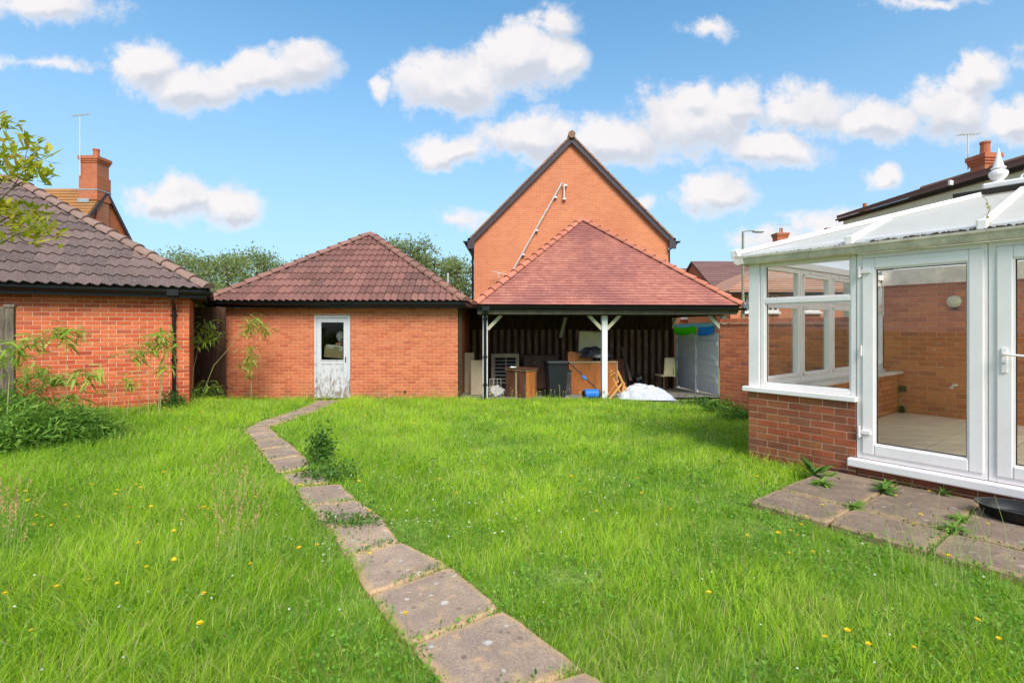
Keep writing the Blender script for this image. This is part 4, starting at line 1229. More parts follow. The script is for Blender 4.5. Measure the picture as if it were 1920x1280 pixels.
for sgn in (-1, 1):
    x = sgn * (hw_ + .17)
    b = MB(); b.box(min(x - .19*sgn, x + .06*sgn), max(x - .19*sgn, x + .06*sgn), -.19, -.15, ez - .42, ez - .02); b.build('barge_foot', BARGE, GH)
    gutter(GH, (sgn * (hw_ + .33), -.2, ez - .13), (sgn * (hw_ + .33), 9.3, ez - .13), r=.07)
    b = MB(); b.tube([(sgn * (hw_+.30), .02, ez - .2), (sgn * (hw_+.28), .05, ez - .3), (sgn * (hw_+.06), .12, ez - .42), (sgn * (hw_+.06), .12, -.3)], .04, 8); b.build('downpipe', BLACK, GH)
# flue pipe on the gable
fl = thing('flue_pipe', 'grey pipe running down the orange gable with a bend at the top', 'pipe', (HGX(1057), HG_Y - .08, Z(375, HG_Y)))
b = MB(); q = lambda px, py: (HGX(px) - fl.location.x, -.03, Z(py, HG_Y))
b.tube([q(1057, 376), q(1057, 346), q(1053, 344), q(1049, 352), q(960, 510)], .03, 8); b.build('pipe', METAL, fl)
for (px, py) in ((1057, 374), (1059, 349), (1040, 371), (1005, 433), (980, 478)):
    p = q(px, py); MB().box(p[0] - .05, p[0] + .08, -.05, .07, p[2] - .03, p[2] + .03).build('bracket', METAL, fl)
def aerial(name, label, px, py_top, py_bot, Y, L_=1.0, ang=0.0, els=9, size=.28, tilt=.0, grp=None):
    o = thing(name, label, 'aerial', (X(px, Y), Y, Z(py_bot, Y)), ang, grp)
    b = MB(); zt = Z(py_top, Y); zb = Z(py_bot, Y)
    b.tube([(0, 0, zb), (0, 0, zt)], .018, 6); b.build('mast', METAL, o)
    b = MB(); b.tube([(-L_*.45, 0, zt - tilt), (L_*.55, 0, zt + tilt)], .014, 6); b.build('boom', METAL, o)
    b = MB()
    for i in range(els):
        x = -L_*.4 + L_*.93 * i / (els - 1); s = size * (.6 + .4 * (1 - i / els)); z = zt + tilt * (x / L_) * 2
        b.tube([(x, -s/2, z), (x, s/2, z)], .007, 5)
    b.build('dipoles', METAL, o)
    return o
aerial('tv_aerial', 'small aerial low on the orange gable above the carport hip', 935, 512, 520, HG_Y - .3, .65, R(15), 7, .2, -.06)

# ================================================================ house with chimney on the left
LH = thing('house', 'left background house with orange lichened roof and brick gable', 'house', (-19.1, 24.0, -.35))
rz_, pitch = 7.9, math.tan(R(53)); hd = 3.6
b = MB(); b.prism([(0, -hd, -.35), (0, hd, -.35), (0, hd, rz_ - hd * pitch), (0, 0, rz_), (0, -hd, rz_ - hd * pitch)], (-.3, 0, 0)); b.build('gable_wall', FB_Y, LH)
b = MB(); b.box(-12, -.3, -hd, -hd + .3, -.35, rz_ - hd * pitch); b.build('front_wall', FB_X, LH)
for s in (-1, 1):
    b = MB(); b.prism([(.12, 0, rz_ + .02), (.12, s * (hd + .3), rz_ + .02 - (hd + .3) * pitch), (-12, s * (hd + .3), rz_ + .02 - (hd + .3) * pitch), (-12, 0, rz_ + .02)], (0, 0, .1))
    rf = b.build('roof', TL_O if s < 0 else TL_D, LH)
    if s < 0: courses(LH, (-12, -(hd+.3), rz_ + .12 - (hd+.3)*pitch), (.12, -(hd+.3), rz_ + .12 - (hd+.3)*pitch), (.12, 0, rz_ + .12), (-12, 0, rz_ + .12), TL_O, .2, .03)
    b = MB(); b.prism([(.10, 0, rz_ - .16), (.10, s * (hd + .3), rz_ - .16 - (hd + .3) * pitch), (.10, s * (hd + .3), rz_ + .04 - (hd + .3) * pitch), (.10, 0, rz_ + .04)], (.05, 0, 0)); b.build('bargeboard', BARGE, rf)
def chimney(house, cx, cy, w, d, z0, z1, pot=True, mat=None, corb=True, name='chimney'):
    mat = mat or FB_X
    x0, x1, y0, y1 = cx - w/2, cx + w/2, cy - d/2, cy + d/2
    b = MB(); b.box(x0, x1, y0, y1, z0, z1 - .3)
    if corb:
        for i in range(3): e = .03 * (i + 1); b.box(x0-e, x1+e, y0-e, y1+e, z1 - .3 + i*.08, z1 - .3 + (i+1)*.08 - .001)
    b.box(x0 - .09, x1 + .09, y0 - .09, y1 + .09, z1 - .06, z1)
    o = b.build(name, mat, house)
    if pot:
        p = MB(); p.lathe((cx + w*.08, cy, z1), [(.15, 0), (.13, .1), (.12, .34), (.14, .36), (.14, .42), (.10, .42)], 12); p.build('chimney_pot', CLAY, o)
    return o
FB_CH = far_brick('chimney_brick', (.50,.15,.07), (.42,.12,.06), (.42,.22,.14))
zt = Z(293, 23.5)
ch = chimney(LH, -.28, -.2, .74, .70, 4.0, zt, mat=FB_CH)
b = MB(); b.box(-.70, .14, -.60, .20, Z(357, 23.5) - .45, Z(330, 23.5)); b.build('chimney_waist', FB_CH, ch)
b = MB(); b.box(-.715, .155, -.615, .215, Z(356, 23.5) - .03, Z(356, 23.5) + .02); b.build('string_course', LEAD, ch)
b = MB(); b.box(-.73, -.2, -.66, -.60, Z(380, 23.5) - .02, Z(376, 23.5) + .06); b.build('flashing', LEAD, ch)
aerial('tv_aerial', 'tall thin aerial mast beside the left chimney against the sky', 150, 216, 330, 23.3, .95, R(-8), 10, .3, .02)

# ================================================================ white rendered house on the right
WH = thing('house', 'cream rendered house with dark slate roof beyond the conservatory roof', 'house', (11.35, 17.9, -.35), 0)
wd = Vector((.5, -6.1, 0)).normalized()
wa = math.atan2(wd.y, wd.x); WH.rotation_euler = (0, 0, wa)
# local x runs towards the camera along the eave, local y away to the right
ezw = EYE + 3.74; rzw = EYE + 4.78
b = MB(); b.box(.15, 14, .13, 6.2, -.35, ezw - .10); b.build('wall', RENDER, WH)
b = MB(); b.prism([(0, 0, ezw), (14.4, 0, ezw), (14.4, 3.2, rzw), (0, 3.2, rzw)], (0, 0, .07)); r1 = b.build('roof', TL_D, WH)
courses(WH, (0, 0, ezw + .07), (14.4, 0, ezw + .07), (14.4, 3.2, rzw + .07), (0, 3.2, rzw + .07), TL_D)
b = MB(); b.prism([(0, 6.4, ezw), (14.4, 6.4, ezw), (14.4, 3.2, rzw), (0, 3.2, rzw)], (0, 0, .07)); b.build('roof', TL_D, WH)
b = MB(); b.box(0, 14.3, .06, .10, ezw - .11, ezw - .005); b.build('fascia', BARGE, WH)
gutter(WH, (-.02, -.0, ezw - .02), (14.3, -.0, ezw - .02), r=.045, brackets=2.2)
b = MB(); b.prism([(.15, .25, ezw - .14), (.15, 6.15, ezw - .14), (.15, 3.2, rzw - .05)], (.2, 0, 0)); b.build('gable_wall', RENDER, WH)
b = MB(); b.tube([(0, 3.2, rzw + .08), (14.4, 3.2, rzw + .08)], .09, 8); b.build('ridge', HIP_VG, WH)
b = MB(); b.prism([(4.3, -.01, ezw - .02), (4.36, -.01, ezw - .02), (4.36, -.12, ezw + .0), (4.3, -.12, ezw + .0)], (0, 0, .12)); b.build('gutter_bracket', UPVC, WH)
chimney(WH, 2.2, 3.2, .46, .44, rzw - .5, Z(291, 15.9), mat=FB_CH)
aerial('tv_aerial', 'aerial mast beside the right hand brick chimney', 1815, 252, 318, 16.3, .75, R(5), 7, .26, .03)

# far houses
def far_house(label, px0, px1, Y, eave_py, ridge_py, ridge_in=0.15, depth=6, roof=None, wall=None, rot=0.0, wins=(), hip=(0, 0)):
    x0, x1 = X(px0, Y), X(px1, Y); w = x1 - x0
    o = thing('house', label, 'house', (x0, Y, -.4), rot)
    ez, rz = Z(eave_py, Y), Z(ridge_py, Y + depth / 2)
    b = MB(); b.box(0.1, w - .1, .15, depth - .15, -.4, ez - .02); wl_ = b.build('wall', wall or FB_X, o)
    a, c_ = hip
    for s in (0, 1):
        y0 = -.2 if s == 0 else depth + .2
        b = MB(); b.prism([(-.1, y0, ez), (w + .1, y0, ez), (w - c_, depth/2, rz), (a, depth/2, rz)], (0, 0, .1)); b.build('roof', roof or TL_D, o)
    courses(o, (-.1, -.2, ez + .1), (w + .1, -.2, ez + .1), (w - c_, depth/2, rz + .1), (a, depth/2, rz + .1), roof or TL_D, .3)
    if a or c_:
        for (xa, xr) in ((-.1, a), (w + .1, w - c_)):
            b = MB(); b.prism([(xa, -.2, ez), (xa, depth + .2, ez), (xr, depth/2, rz)], (0, 0, .1)); b.build('roof', roof or TL_D, o)
    else:
        b = MB(); b.prism([(.1, .15, ez - .03), (.1, depth - .15, ez - .03), (.1, depth/2, rz - .03)], (w - .2, 0, 0)); b.build('gable_wall', FB_Y, o)
    b = MB(); b.box(-.1, w + .1, -.3, -.2, ez - .1, ez + .02); b.build('gutter', BLACK, o)
    for (wp0, wp1, wy0, wy1, bars_) in wins:
        u0, u1 = X(wp0, Y) - x0, X(wp1, Y) - x0; z0, z1 = Z(wy1, Y), Z(wy0, Y)
        b = MB(); t = .07
        b.box(u0, u0+t, .09, .15, z0, z1); b.box(u1-t, u1, .09, .15, z0, z1); b.box(u0+t, u1-t, .09, .15, z0, z0+t); b.box(u0+t, u1-t, .09, .15, z1-t, z1)
        if bars_: m_ = (u0+u1)/2; b.box(m_-.035, m_+.035, .088, .15, z0+t, z1-t); zz = (z0+z1)/2; b.box(u0+t, u1-t, .088, .15, zz-.03, zz+.03)
        fr = b.build('window', UPVC, o)
        MB().box(u0+t, u1-t, .11, .145, z0+t, z1-t).build('glass_pane', plain('far_window_glass', (.05, .06, .07), .15), fr)
        MB().box(u0-.06, u1+.06, .0, .15, z0-.1, z0-.002).build('sill', UPVC, fr)
    return o
far_house('far terrace house with purple brown roof beyond the gates', 1262, 1352, 31, 545, 506, depth=7, wins=[(1279, 1290, 570, 596, True), (1301, 1313, 566, 591, True)], rot=.0)
h2 = far_house('far house with dark brown roof beside the lamp post', 1345, 1452, 27, 553, 493, depth=8, roof=TL_D)
h3 = far_house('far brick house with pinkish orange roof and white window left of the conservatory', 1368, 1600, 23.5, 549, 500, depth=6, roof=tile_mat('far_tile_pink', [(0, (.40,.20,.14)), (1, (.48,.25,.17))], lf=.3, df=.1), wins=[(1396, 1409, 552, 584, True), (1440, 1462, 552, 584, True), (1500, 1540, 556, 584, True)], hip=(3.0, .5))
chimney(h2, 2.3, 4.0, .5, .5, 4.0, Z(498, 31), corb=False, pot=False)
fh = far_house('far house hidden behind the conservatory roof with a small brick chimney', 1430, 1620, 38, 520, 470, depth=7)
c2 = chimney(fh, X(1463, 41.5) - X(1430, 38), 3.5, .85, .8, 5, Z(438, 41.5), mat=FB_CH)
aerial('tv_aerial', 'small far aerial above the middle distance chimney over the white roof', 1463, 421, 440, 41, 1.6, R(0), 8, .3, 0)
fh2 = far_house('far house whose small chimney shows left of the cream house roof', 1600, 1700, 33, 480, 430, depth=6)
chimney(fh2, X(1621, 36) - X(1600, 33), 3.0, .35, .35, 5, Z(393, 36), mat=FB_CH)

# lamp post
LY = 21.0
lp = thing('street_lamp', 'grey green street lamp post with short arm above the far roofs', 'street lamp', (X(1393, LY), LY, -.35))
PG = plain('grey_green_paint', (.26, .27, .18), .5)
b = MB(); zt = Z(434, LY); b.tube([(0, 0, -.35), (0, 0, 2.2)], .075, 10); b.tube([(0, 0, 2.2), (0, 0, zt)], [.055, .045], 10); b.build('post', PG, lp)
b = MB(); b.tube([(0, 0, zt - .03), (.12, 0, zt + .02), (.42, 0, zt + .03)], .024, 8); b.build('arm', PG, lp)
b = MB(); b.lathe((0, 0, 0), [(.02, -.22), (.09, -.2), (.12, -.05), (.12, .12), (.08, .22), (.02, .25)], 10)
Mh = Matrix.Translation((.62, 0, zt + .0)) @ Matrix.Rotation(R(90), 4, 'Y') @ Matrix.Diagonal((.55, 1, 1, 1)); b.v = [tuple(Mh @ Vector(v)) for v in b.v]
b.build('lamp_head', plain('lamp_glass_grey', (.5, .5, .48), .3), lp)
b = MB(); b.tube([(.03, -.09, .9+1.6), (.03, -.09, .6+1.6)], .12, 10); b.build('sign_plate', plain('grey_plate', (.15, .18, .2), .5), lp)
# thin grey pole in front of trees
MB().tube([(X(840, 22), 22, -.3), (X(840, 22), 22, Z(512, 22))], .04, 8).build('pole', METAL, None, label='thin grey pole standing before the trees left of the gable house', cat='pole')

# ================================================================ fences at the left
LFW = plain('dark_lap_fence', (.07, .05, .045), .9, .35, 9, .1, .4, stretch=(.4, .4, 3))
LFP = plain('grey_fence_post', (.17, .13, .10), .9, .3, 9, .1, .4, stretch=(2, 2, .4))
lf = thing('fence', 'dark overlap fence panel and post at the far left edge', 'fence', (X(19, 7.4), 7.4, 0), math.atan2(.5, .866))
b = MB(); b.box(-.05, .05, -.05, .05, -.1, Z(577, 7.4)); b.build('fence_post', LFP, lf, bevel=.006)
b = MB(); b.box(-.062, .062, -.062, .062, Z(577, 7.4) + .002, Z(572, 7.4) + .01); b.build('post_cap', LFP, lf, bevel=.01)
z = .1; i = 0
while z < 1.75:
    MB().box(-1.85, -.055, -.02 - .006 * (i % 2), .0, z, z + .115).build('board', LFW, lf); z += .1; i += 1
b = MB(); b.box(-.10, -.055, -.045, -.025, .1, 1.85); b.box(-.30, -.265, -.045, -.027, .1, 1.85); b.build('batten', LFP, lf)
b = MB(); b.box(-1.85, -.055, -.05, .03, 1.82, 1.87); b.build('capping', LFP, lf)
mf = thing('fence', 'dark boarded fence in the gap between the left and middle garages', 'fence', (X(349, 12.2), 12.2, -.2), .0)
for i in range(8):
    MB().box(i * .12, i * .12 + .108, -.012, .01, -.19, 2.05 + rnd.uniform(-.01, .01)).build('board', FENCE_D, mf)
MB().box(0, .96, .012, .05, 1.2, 1.28).build('rail', FENCE_D, mf)
MB().box(0, .96, .012, .05, .1, .18).build('rail', FENCE_D, mf)
# ================================================================ clutter under and in front of the carport
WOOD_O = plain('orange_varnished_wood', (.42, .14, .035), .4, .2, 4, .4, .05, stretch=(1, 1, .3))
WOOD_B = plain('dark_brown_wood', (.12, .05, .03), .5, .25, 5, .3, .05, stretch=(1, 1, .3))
WOOD_P = plain('pale_wood_edge', (.50, .34, .18), .6, .15, 8)
WOOD_C = plain('light_orange_wood', (.62, .28, .08), .5, .12, 8)
BOARD = plain('beige_board', (.40, .32, .21), .8, .1, 3)
GREYP = plain('bin_grey', (.012, .013, .018), .45, .15, 4, .4, .02)
BLUE = plain('blue_plastic', (.02, .17, .62), .35, .08, 4)
SHEET = plain('white_bedding', (.55, .54, .60), .85, .06, 8, .1, .15)
DKSHEET = plain('dark_polythene', (.06, .055, .06), .35, .3, 9, .5, .2)
MATT = plain('cream_cushion', (.72, .60, .36), .8, .08, 3)
def T(name, label, cat, px, Y, rz=0.0, group=None, z=None):
    return thing(name, label, cat, (X(px, Y), Y, FLZ(Y) if z is None else z), rz, group)
def lb(o, name, mat, x0, x1, y0, y1, z0, z1, bev=.006, **k):
    """box in the local frame of thing o, z above its base"""
    return MB().box(x0, x1, y0, y1, z0 + o.location.z, z1 + o.location.z).build(name, mat, o, bevel=bev, **k)
# leaning boards
for (px, Y, w, h, ang, lab) in ((880, 14.3, .27, 1.12, 9, 'narrow beige board leaning behind the wider one at the left of the carport'), (896, 13.7, .37, .93, 12, 'wide beige board leaning just left of the carport downpipe')):
    o = T('leaning_board', lab, 'board', px, Y, R(4)); b = MB()
    M = Matrix.Rotation(R(-ang), 4, 'X'); b.box(-w/2, w/2, 0, .018, 0, h, M)
    b.v = [(v[0], v[1], v[2] + o.location.z) for v in b.v]; b.build('board_sheet', BOARD, o, bevel=.003)
# slatted rack
o = T('wire_rack', 'pinkish framed cabinet with white wire shelves behind the carport downpipe', 'rack', 947, 14.6)
w, h = .80, 1.08
lb(o, 'frame', plain('pinkish_frame', (.30, .22, .17), .7), -w/2, -w/2+.11, 0, .3, 0, h); lb(o, 'frame', BOARD, w/2-.10, w/2, 0, .3, 0, h); lb(o, 'frame', BOARD, -w/2+.11, w/2-.10, 0, .3, h-.11, h)
lb(o, 'back_panel', UNDER, -w/2+.11, w/2-.1, .25, .28, 0, h-.12)
for i in range(7): lb(o, 'wire_shelf', WHT, -w/2+.11, w/2-.10, .02, .035, h-.20-i*.105, h-.188-i*.105, .002)
lb(o, 'upright', WHT, .02, .035, .0, .018, .3, h-.11, .002)
# white framed crate low
o = T('wire_basket', 'small white wire frame standing in front of the shelf rack', 'basket', 925, 13.9)
for x in (-.1, .0, .1, .2): lb(o, 'wire', WHT, x, x+.012, 0, .012, 0, .42, .002)
lb(o, 'wire', WHT, -.1, .212, -.013, -.001, .40, .412, .002)
o = blob('rubble_bag', plain('pale_rubble', (.40, .37, .34), .9, .3, 25, .1, .5), None, (X(930, 13.3), 13.3, FLZ(13.3) + .10), .2, .5, 2.6, 4, (1.0, .8, .75), 2, label='heap of pale grey rubble beside the carport downpipe', cat='rubble')
# front cabinet
o = T('cabinet', 'brown wooden cabinet with pale top edge standing nearest the lawn', 'cabinet', 987, 12.72, R(-42))
o.location.z = -.23
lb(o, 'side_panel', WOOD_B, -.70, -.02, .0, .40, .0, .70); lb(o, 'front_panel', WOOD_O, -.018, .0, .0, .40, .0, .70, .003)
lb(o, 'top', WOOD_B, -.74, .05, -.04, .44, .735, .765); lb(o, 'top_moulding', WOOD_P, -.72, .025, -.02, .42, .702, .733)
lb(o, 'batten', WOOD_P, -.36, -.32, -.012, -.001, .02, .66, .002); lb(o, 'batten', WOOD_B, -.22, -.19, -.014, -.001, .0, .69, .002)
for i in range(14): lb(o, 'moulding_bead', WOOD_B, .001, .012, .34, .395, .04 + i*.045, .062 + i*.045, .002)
blob('rag', BAGW, None, (X(962, 12.95), 12.98, .555), .07, .4, 3, 3, (1.3, .9, .35), 9, label='small white rag lying on top of the brown cabinet', cat='rag')
# wheelie bin
o = T('wheelie_bin', 'black wheelie bin with closed lid between the brown cabinet and the orange sideboard', 'bin', 1042, 13.05, R(8))
z0 = o.location.z; b = MB()
fr = lambda s, z: [(-.24*s, -.27*s, z), (.24*s, -.27*s, z), (.24*s, .27*s, z), (-.24*s, .27*s, z)]
b.add([Vector(v) + Vector((0,0,z0)) for v in fr(.84, .02) + fr(1.08, .88)], [(0,1,5,4),(1,2,6,5),(2,3,7,6),(3,0,4,7),(3,2,1,0),(4,5,6,7)]); b.build('bin_body', GREYP, o, bevel=.02)
b = MB(); b.box(-.285, .285, -.31, .30, z0+.885, z0+.93); b.build('lid', GREYP, o, bevel=.015)
b = MB(); b.box(-.24, .24, -.325, -.31, z0+.86, z0+.90); b.tube([(-.25, .34, z0+.88), (.25, .34, z0+.88)], .015, 8); b.build('handle', GREYP, o)
b = MB(); b.tube([(-.26, .27, z0+.1), (-.21, .27, z0+.1)], .10, 14); b.build('wheel', BLACK, o); b = MB(); b.tube([(.21, .27, z0+.1), (.26, .27, z0+.1)], .10, 14); b.build('wheel', BLACK, o)
# dark sideboard behind
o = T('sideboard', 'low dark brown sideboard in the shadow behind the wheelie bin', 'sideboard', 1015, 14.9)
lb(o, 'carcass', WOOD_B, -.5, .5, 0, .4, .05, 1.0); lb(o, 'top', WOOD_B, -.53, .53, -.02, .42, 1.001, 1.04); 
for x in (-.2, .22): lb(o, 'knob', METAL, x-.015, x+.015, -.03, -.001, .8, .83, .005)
# large sideboard
o = T('sideboard', 'large orange wooden cabinet with a pale top edge behind the middle post', 'sideboard', 1112, 13.9, R(2))
lb(o, 'carcass', WOOD_O, -.66, .64, 0, .5, .0, .84); lb(o, 'top', WOOD_P, -.68, .68, -.025, .52, .842, .885); lb(o, 'side_rail', WOOD_P, .642, .675, -.01, .03, .3, .84, .003)
zt = o.location.z + .89
p = thing('drawer_box', 'upturned orange brown drawer on top of the large cabinet', 'drawer', (X(1092, 14.1), 14.1, zt), R(5))
b = MB(); b.prism([(-.42, -.1, zt), (.30, -.1, zt), (.1, -.1, zt+.16), (-.35, -.1, zt+.27), (-.42, -.1, zt+.24)], (0, .3, 0)); b.build('drawer_side', WOOD_O, p, bevel=.004)
def cloth(name, mat, label, cat, c, sx, sy, h, fr=3.0, seed=1, n=40, edge=.25, ang=0.0, fold=.35):
    b = MB(); vs = []
    for j in range(n + 1):
        for i in range(n + 1):
            x, y = (i / n * 2 - 1), (j / n * 2 - 1)
            k = 1 + .22 * mnoise.noise(Vector((math.atan2(y, x) * 1.1 + seed, seed, 0)))
            r2 = min(1, (abs(x)**2.6 + abs(y)**2.6))
            q = Vector((x * fr * .6, y * fr * 1.1, seed * 3.1))
            rid = (1 - abs(mnoise.noise(q)) * 2.2); rid2 = 1 - abs(mnoise.noise(q * 2.3)) * 2
            f = max(0, 1 - min(1, math.hypot(x, y) ** 2.2)) ** .62
            z = h * f * (.66 + fold * .8 * rid + .22 * rid2 + .07 * (1 - abs(mnoise.noise(q * 5)) * 2)) * (1 - .28 * x)
            vs.append((x * sx * k, y * sy * k, max(z, .004)))
    b.smooth = True
    M = Matrix.Rotation(ang, 4, 'Z')
    b.add([tuple(M @ Vector(v)) for v in vs], [(j*(n+1)+i, j*(n+1)+i+1, (j+1)*(n+1)+i+1, (j+1)*(n+1)+i) for j in range(n) for i in range(n)])
    o = b.build(name, mat, None, recalc=False, label=label, cat=cat); o.location = c; return o
cloth('plastic_sheet', DKSHEET, 'crumpled dark grey plastic sheet over the drawer on the large cabinet', 'plastic sheet', (X(1116, 14.05), 14.12, zt + .10), .50, .28, .26, 3, 4)
p = thing('cushion', 'cream cushion standing upright on the large cabinet behind the post', 'cushion', (X(1109, 14.3), 14.3, zt + .02), R(-6))
b = MB(); M = Matrix.Rotation(R(-8), 4, 'X') @ Matrix.Rotation(R(3), 4, 'Y'); b.box(-.38, .36, 0, .12, .2, .80, M); b.v = [(v[0], v[1], v[2] + zt + .02) for v in b.v]; b.build('cover', MATT, p, bevel=.05, segs=4)
for (bx_, bz) in ((-.15, .62), (.12, .60), (-.02, .40)): 
    MB().box(bx_-.015, bx_+.015, -.118+.06, -.10+.06, zt+bz, zt+bz+.03).build('button', MATT, p)
# mower (blue cylinder with long handle)
o = T('lawn_rake', 'blue cylinder lawn scarifier with a long black handle at the middle post', 'garden tool', 1109, 12.62, R(14))
o.location.z = -.2; z0 = -.2
b = MB(); b.tube([(-.19, 0, z0+.13), (.17, 0, z0+.13)], [.115, .115], 20); b.build('housing', BLUE, o, bevel=.02)
b = MB(); b.tube([(-.215, 0, z0+.12), (-.191, 0, z0+.12)], .09, 16); b.build('wheel', BLACK, o)
b = MB(); b.tube([(.171, 0, z0+.12), (.2, 0, z0+.12)], .10, 16); b.build('wheel', BLACK, o)
b = MB(); b.tube([(.17, .02, z0+.20), (.10, .05, z0+.30), (-.42, .25, z0+.83)], .016, 8); b.tube([(-.42, .25, z0+.83), (-.47, .27, z0+.88)], .024, 8); b.build('handle', BLACK, o)
b = MB(); b.tube([(-.10, .115, z0+.48), (-.18, .155, z0+.56)], .036, 10); b.build('clamp', BLUE, o)
# folding chair
o = T('folding_chair', 'light orange slatted folding chair tipped beside the middle post', 'chair', 1163, 12.75, R(8)); z0 = o.location.z = -.21
def bm2(p, q, w=.05, d=.022, name='leg', mat=None):
    b = MB(); b.beam((p[0], p[1], p[2] + z0), (q[0], q[1], q[2] + z0), w, d, up=(0, 1, 0)); b.build(name, mat or WOOD_C, o, bevel=.004)
bm2((.25, .0, 0), (-.06, .05, .70)); bm2((.20, .42, 0), (-.14, .40, .64)); bm2((-.28, .0, .0), (.10, .04, .42)); bm2((-.24, .40, .0), (.10, .40, .42)); bm2((.02, .0, .02), (.10, -.02, .40))
for k in range(5): bm2((-.20 + k*.06, -.01, .40 + .01*k), (-.20 + k*.06, .42, .40 + .01*k), .045, .015, 'slat')
for k in range(3): bm2((-.22 + k*.07, .0, .70 - k*.06), (-.20 + k*.07, .42, .68 - k*.06), .05, .018, 'backrest_slat')
bm2((-.25, .02, .18), (-.22, .40, .18), .03, .02, 'stretcher')
# duvet
cloth('duvet', SHEET, 'white crumpled duvet heaped on the ground right of the folding chair', 'duvet', (X(1211, 12.95), 12.95, FLZ(12.95) + .0), .64, .52, .27, 3.2, 2, 56, ang=R(-8), fold=.5)
cloth('duvet', SHEET, 'end of a white sheet spilling on the ground under the folding chair', 'sheet', (X(1176, 12.75), 12.8, FLZ(12.8)), .22, .2, .17, 3.2, 7, 30)
# leaning things at back
o = T('leaning_board', 'red brown panel leaning on the dark fence right of the middle post', 'board', 1159, 15.2); M = Matrix.Rotation(R(-8), 4, 'X')
b = MB(); b.box(-.2, .2, 0, .03, 0, .92, M); b.v = [(v[0], v[1], v[2] + o.location.z) for v in b.v]; b.build('panel', plain('red_brown_panel', (.22, .06, .03), .6), o)
o = T('timber_plank', 'long thin plank leaning against the back fence of the carport', 'plank', 1186, 15.0); z0 = o.location.z
b = MB(); b.beam((.02, 0, z0), (-.17, .7, z0 + 1.25), .09, .03); b.build('plank_board', plain('grey_plank', (.18, .13, .10), .8), o)
o = T('tub', 'black tub on the floor before the back fence', 'tub', 1193, 14.4); z0 = o.location.z
b = MB(); b.lathe((0, 0, z0), [(.15, .0), (.2, .3), (.21, .31), (.19, .31), (.15, .05)], 14); b.build('tub_wall', BLACK, o)
blob('black_bag', BLACK, None, (X(1196, 14.4), 14.4, FLZ(14.4) + .38), .14, .4, 2, 3, (1, 1, .8), 6, label='black plastic bag stuffed in the tub by the back fence', cat='bag')
o = T('timber_length', 'long pale timber length lying on the floor behind the duvet', 'timber', 1195, 13.8); lb(o, 'timber_piece', BOARD, -.3, .5, 0, .06, 0, .05)
o = T('storage_box', 'dark lidded storage box in the shadow between the wheelie bin and the orange cabinet', 'box', 1060, 13.6); lb(o, 'box_body', DKSHEET, -.16, .16, 0, .4, 0, .62); lb(o, 'lid', BLACK, -.175, .175, -.015, .415, .621, .66)
o = T('cardboard_box', 'flattened cardboard box leaning on the back fence left of the dark sideboard', 'box', 978, 15.4); lb(o, 'carton', CARD, -.22, .2, 0, .25, 0, .55); lb(o, 'flap', CARD, -.24, -.225, -.1, .25, .3, .6, .002)
# dining chair with cream back
o = T('dining_chair', 'dark chair with tall cream padded back facing sideways near the gates', 'chair', 1247, 15.0, R(-78)); z0 = o.location.z
b = MB(); M = Matrix.Rotation(R(7), 4, 'Y'); b.box(.10, .16, -.15, .15, .45, 1.0, M); b.v = [(v[0], v[1], v[2] + z0) for v in b.v]; b.build('backrest', MATT, o, bevel=.02)
lb(o, 'seat', MATT, -.25, .19, -.2, .2, .42, .47, .015)
for (x, y) in ((-.23, -.18), (.19, -.18), (-.23, .16), (.19, .16)): lb(o, 'leg', WOOD_B, x, x+.04, y, y+.04, 0, .418)
# black tray on the patio
tr = thing('plant_tray', 'shallow oval black plastic tray on the patio by the door sill', 'tray', tuple(cw(2.33, -.36, PZ)), wang + R(8))
b = MB(); b.lathe((0, 0, PZ + .0), [(.22, .004), (.275, .02), (.305, .085), (.325, .09), (.325, .097), (.295, .097), (.262, .03), (.21, .015)], 36)
b.v = [(v[0] * .92, v[1] * .62, v[2]) for v in b.v]; b.smooth = False; tt = b.build('tray_wall', BLACK, tr); tt.data.polygons.foreach_set('use_smooth', [True] * len(tt.data.polygons))

# ================================================================ vegetation
nr = np.random.default_rng(11)
def leaves_obj(name, mat, parent, centers, sizes, aspect=.45, kind=None, droop=0.0, **k):
    """many small folded leaves in one mesh; centers: Nx3 local coordinates"""
    n = len(centers); s = sizes[:, None]
    d = nr.normal(size=(n, 3)); d[:, 2] -= droop; d /= np.linalg.norm(d, axis=1)[:, None]
    r = nr.normal(size=(n, 3)); w = np.cross(d, r); w /= np.linalg.norm(w, axis=1)[:, None]; nn = np.cross(d, w)
    A = centers; B = A + d * s * .5 + w * s * aspect * .5 + nn * s * .06; Cc = A + d * s; D_ = A + d * s * .5 - w * s * aspect * .5 + nn * s * .06
    v = np.stack([A, B, Cc, D_], 1).reshape(-1, 3)
    me = bpy.data.meshes.new(name); me.vertices.add(4*n); me.vertices.foreach_set('co', v.astype(np.float32).ravel())
    me.loops.add(4*n); me.loops.foreach_set('vertex_index', np.arange(4*n, dtype=np.int32))
    me.polygons.add(n); me.polygons.foreach_set('loop_start', np.arange(0, 4*n, 4, dtype=np.int32)); 
    try: me.polygons.foreach_set('loop_total', np.full(n, 4, dtype=np.int32))
    except Exception: pass
    me.materials.append(mat); me.update(calc_edges=True)
    at = me.attributes.new('rnd', 'FLOAT', 'FACE'); at.data.foreach_set('value', nr.random(n).astype(np.float32))
    o = bpy.data.objects.new(name, me); C.objects.link(o)
    if parent: o.parent = parent
    return setp(o, kind=kind, **k)
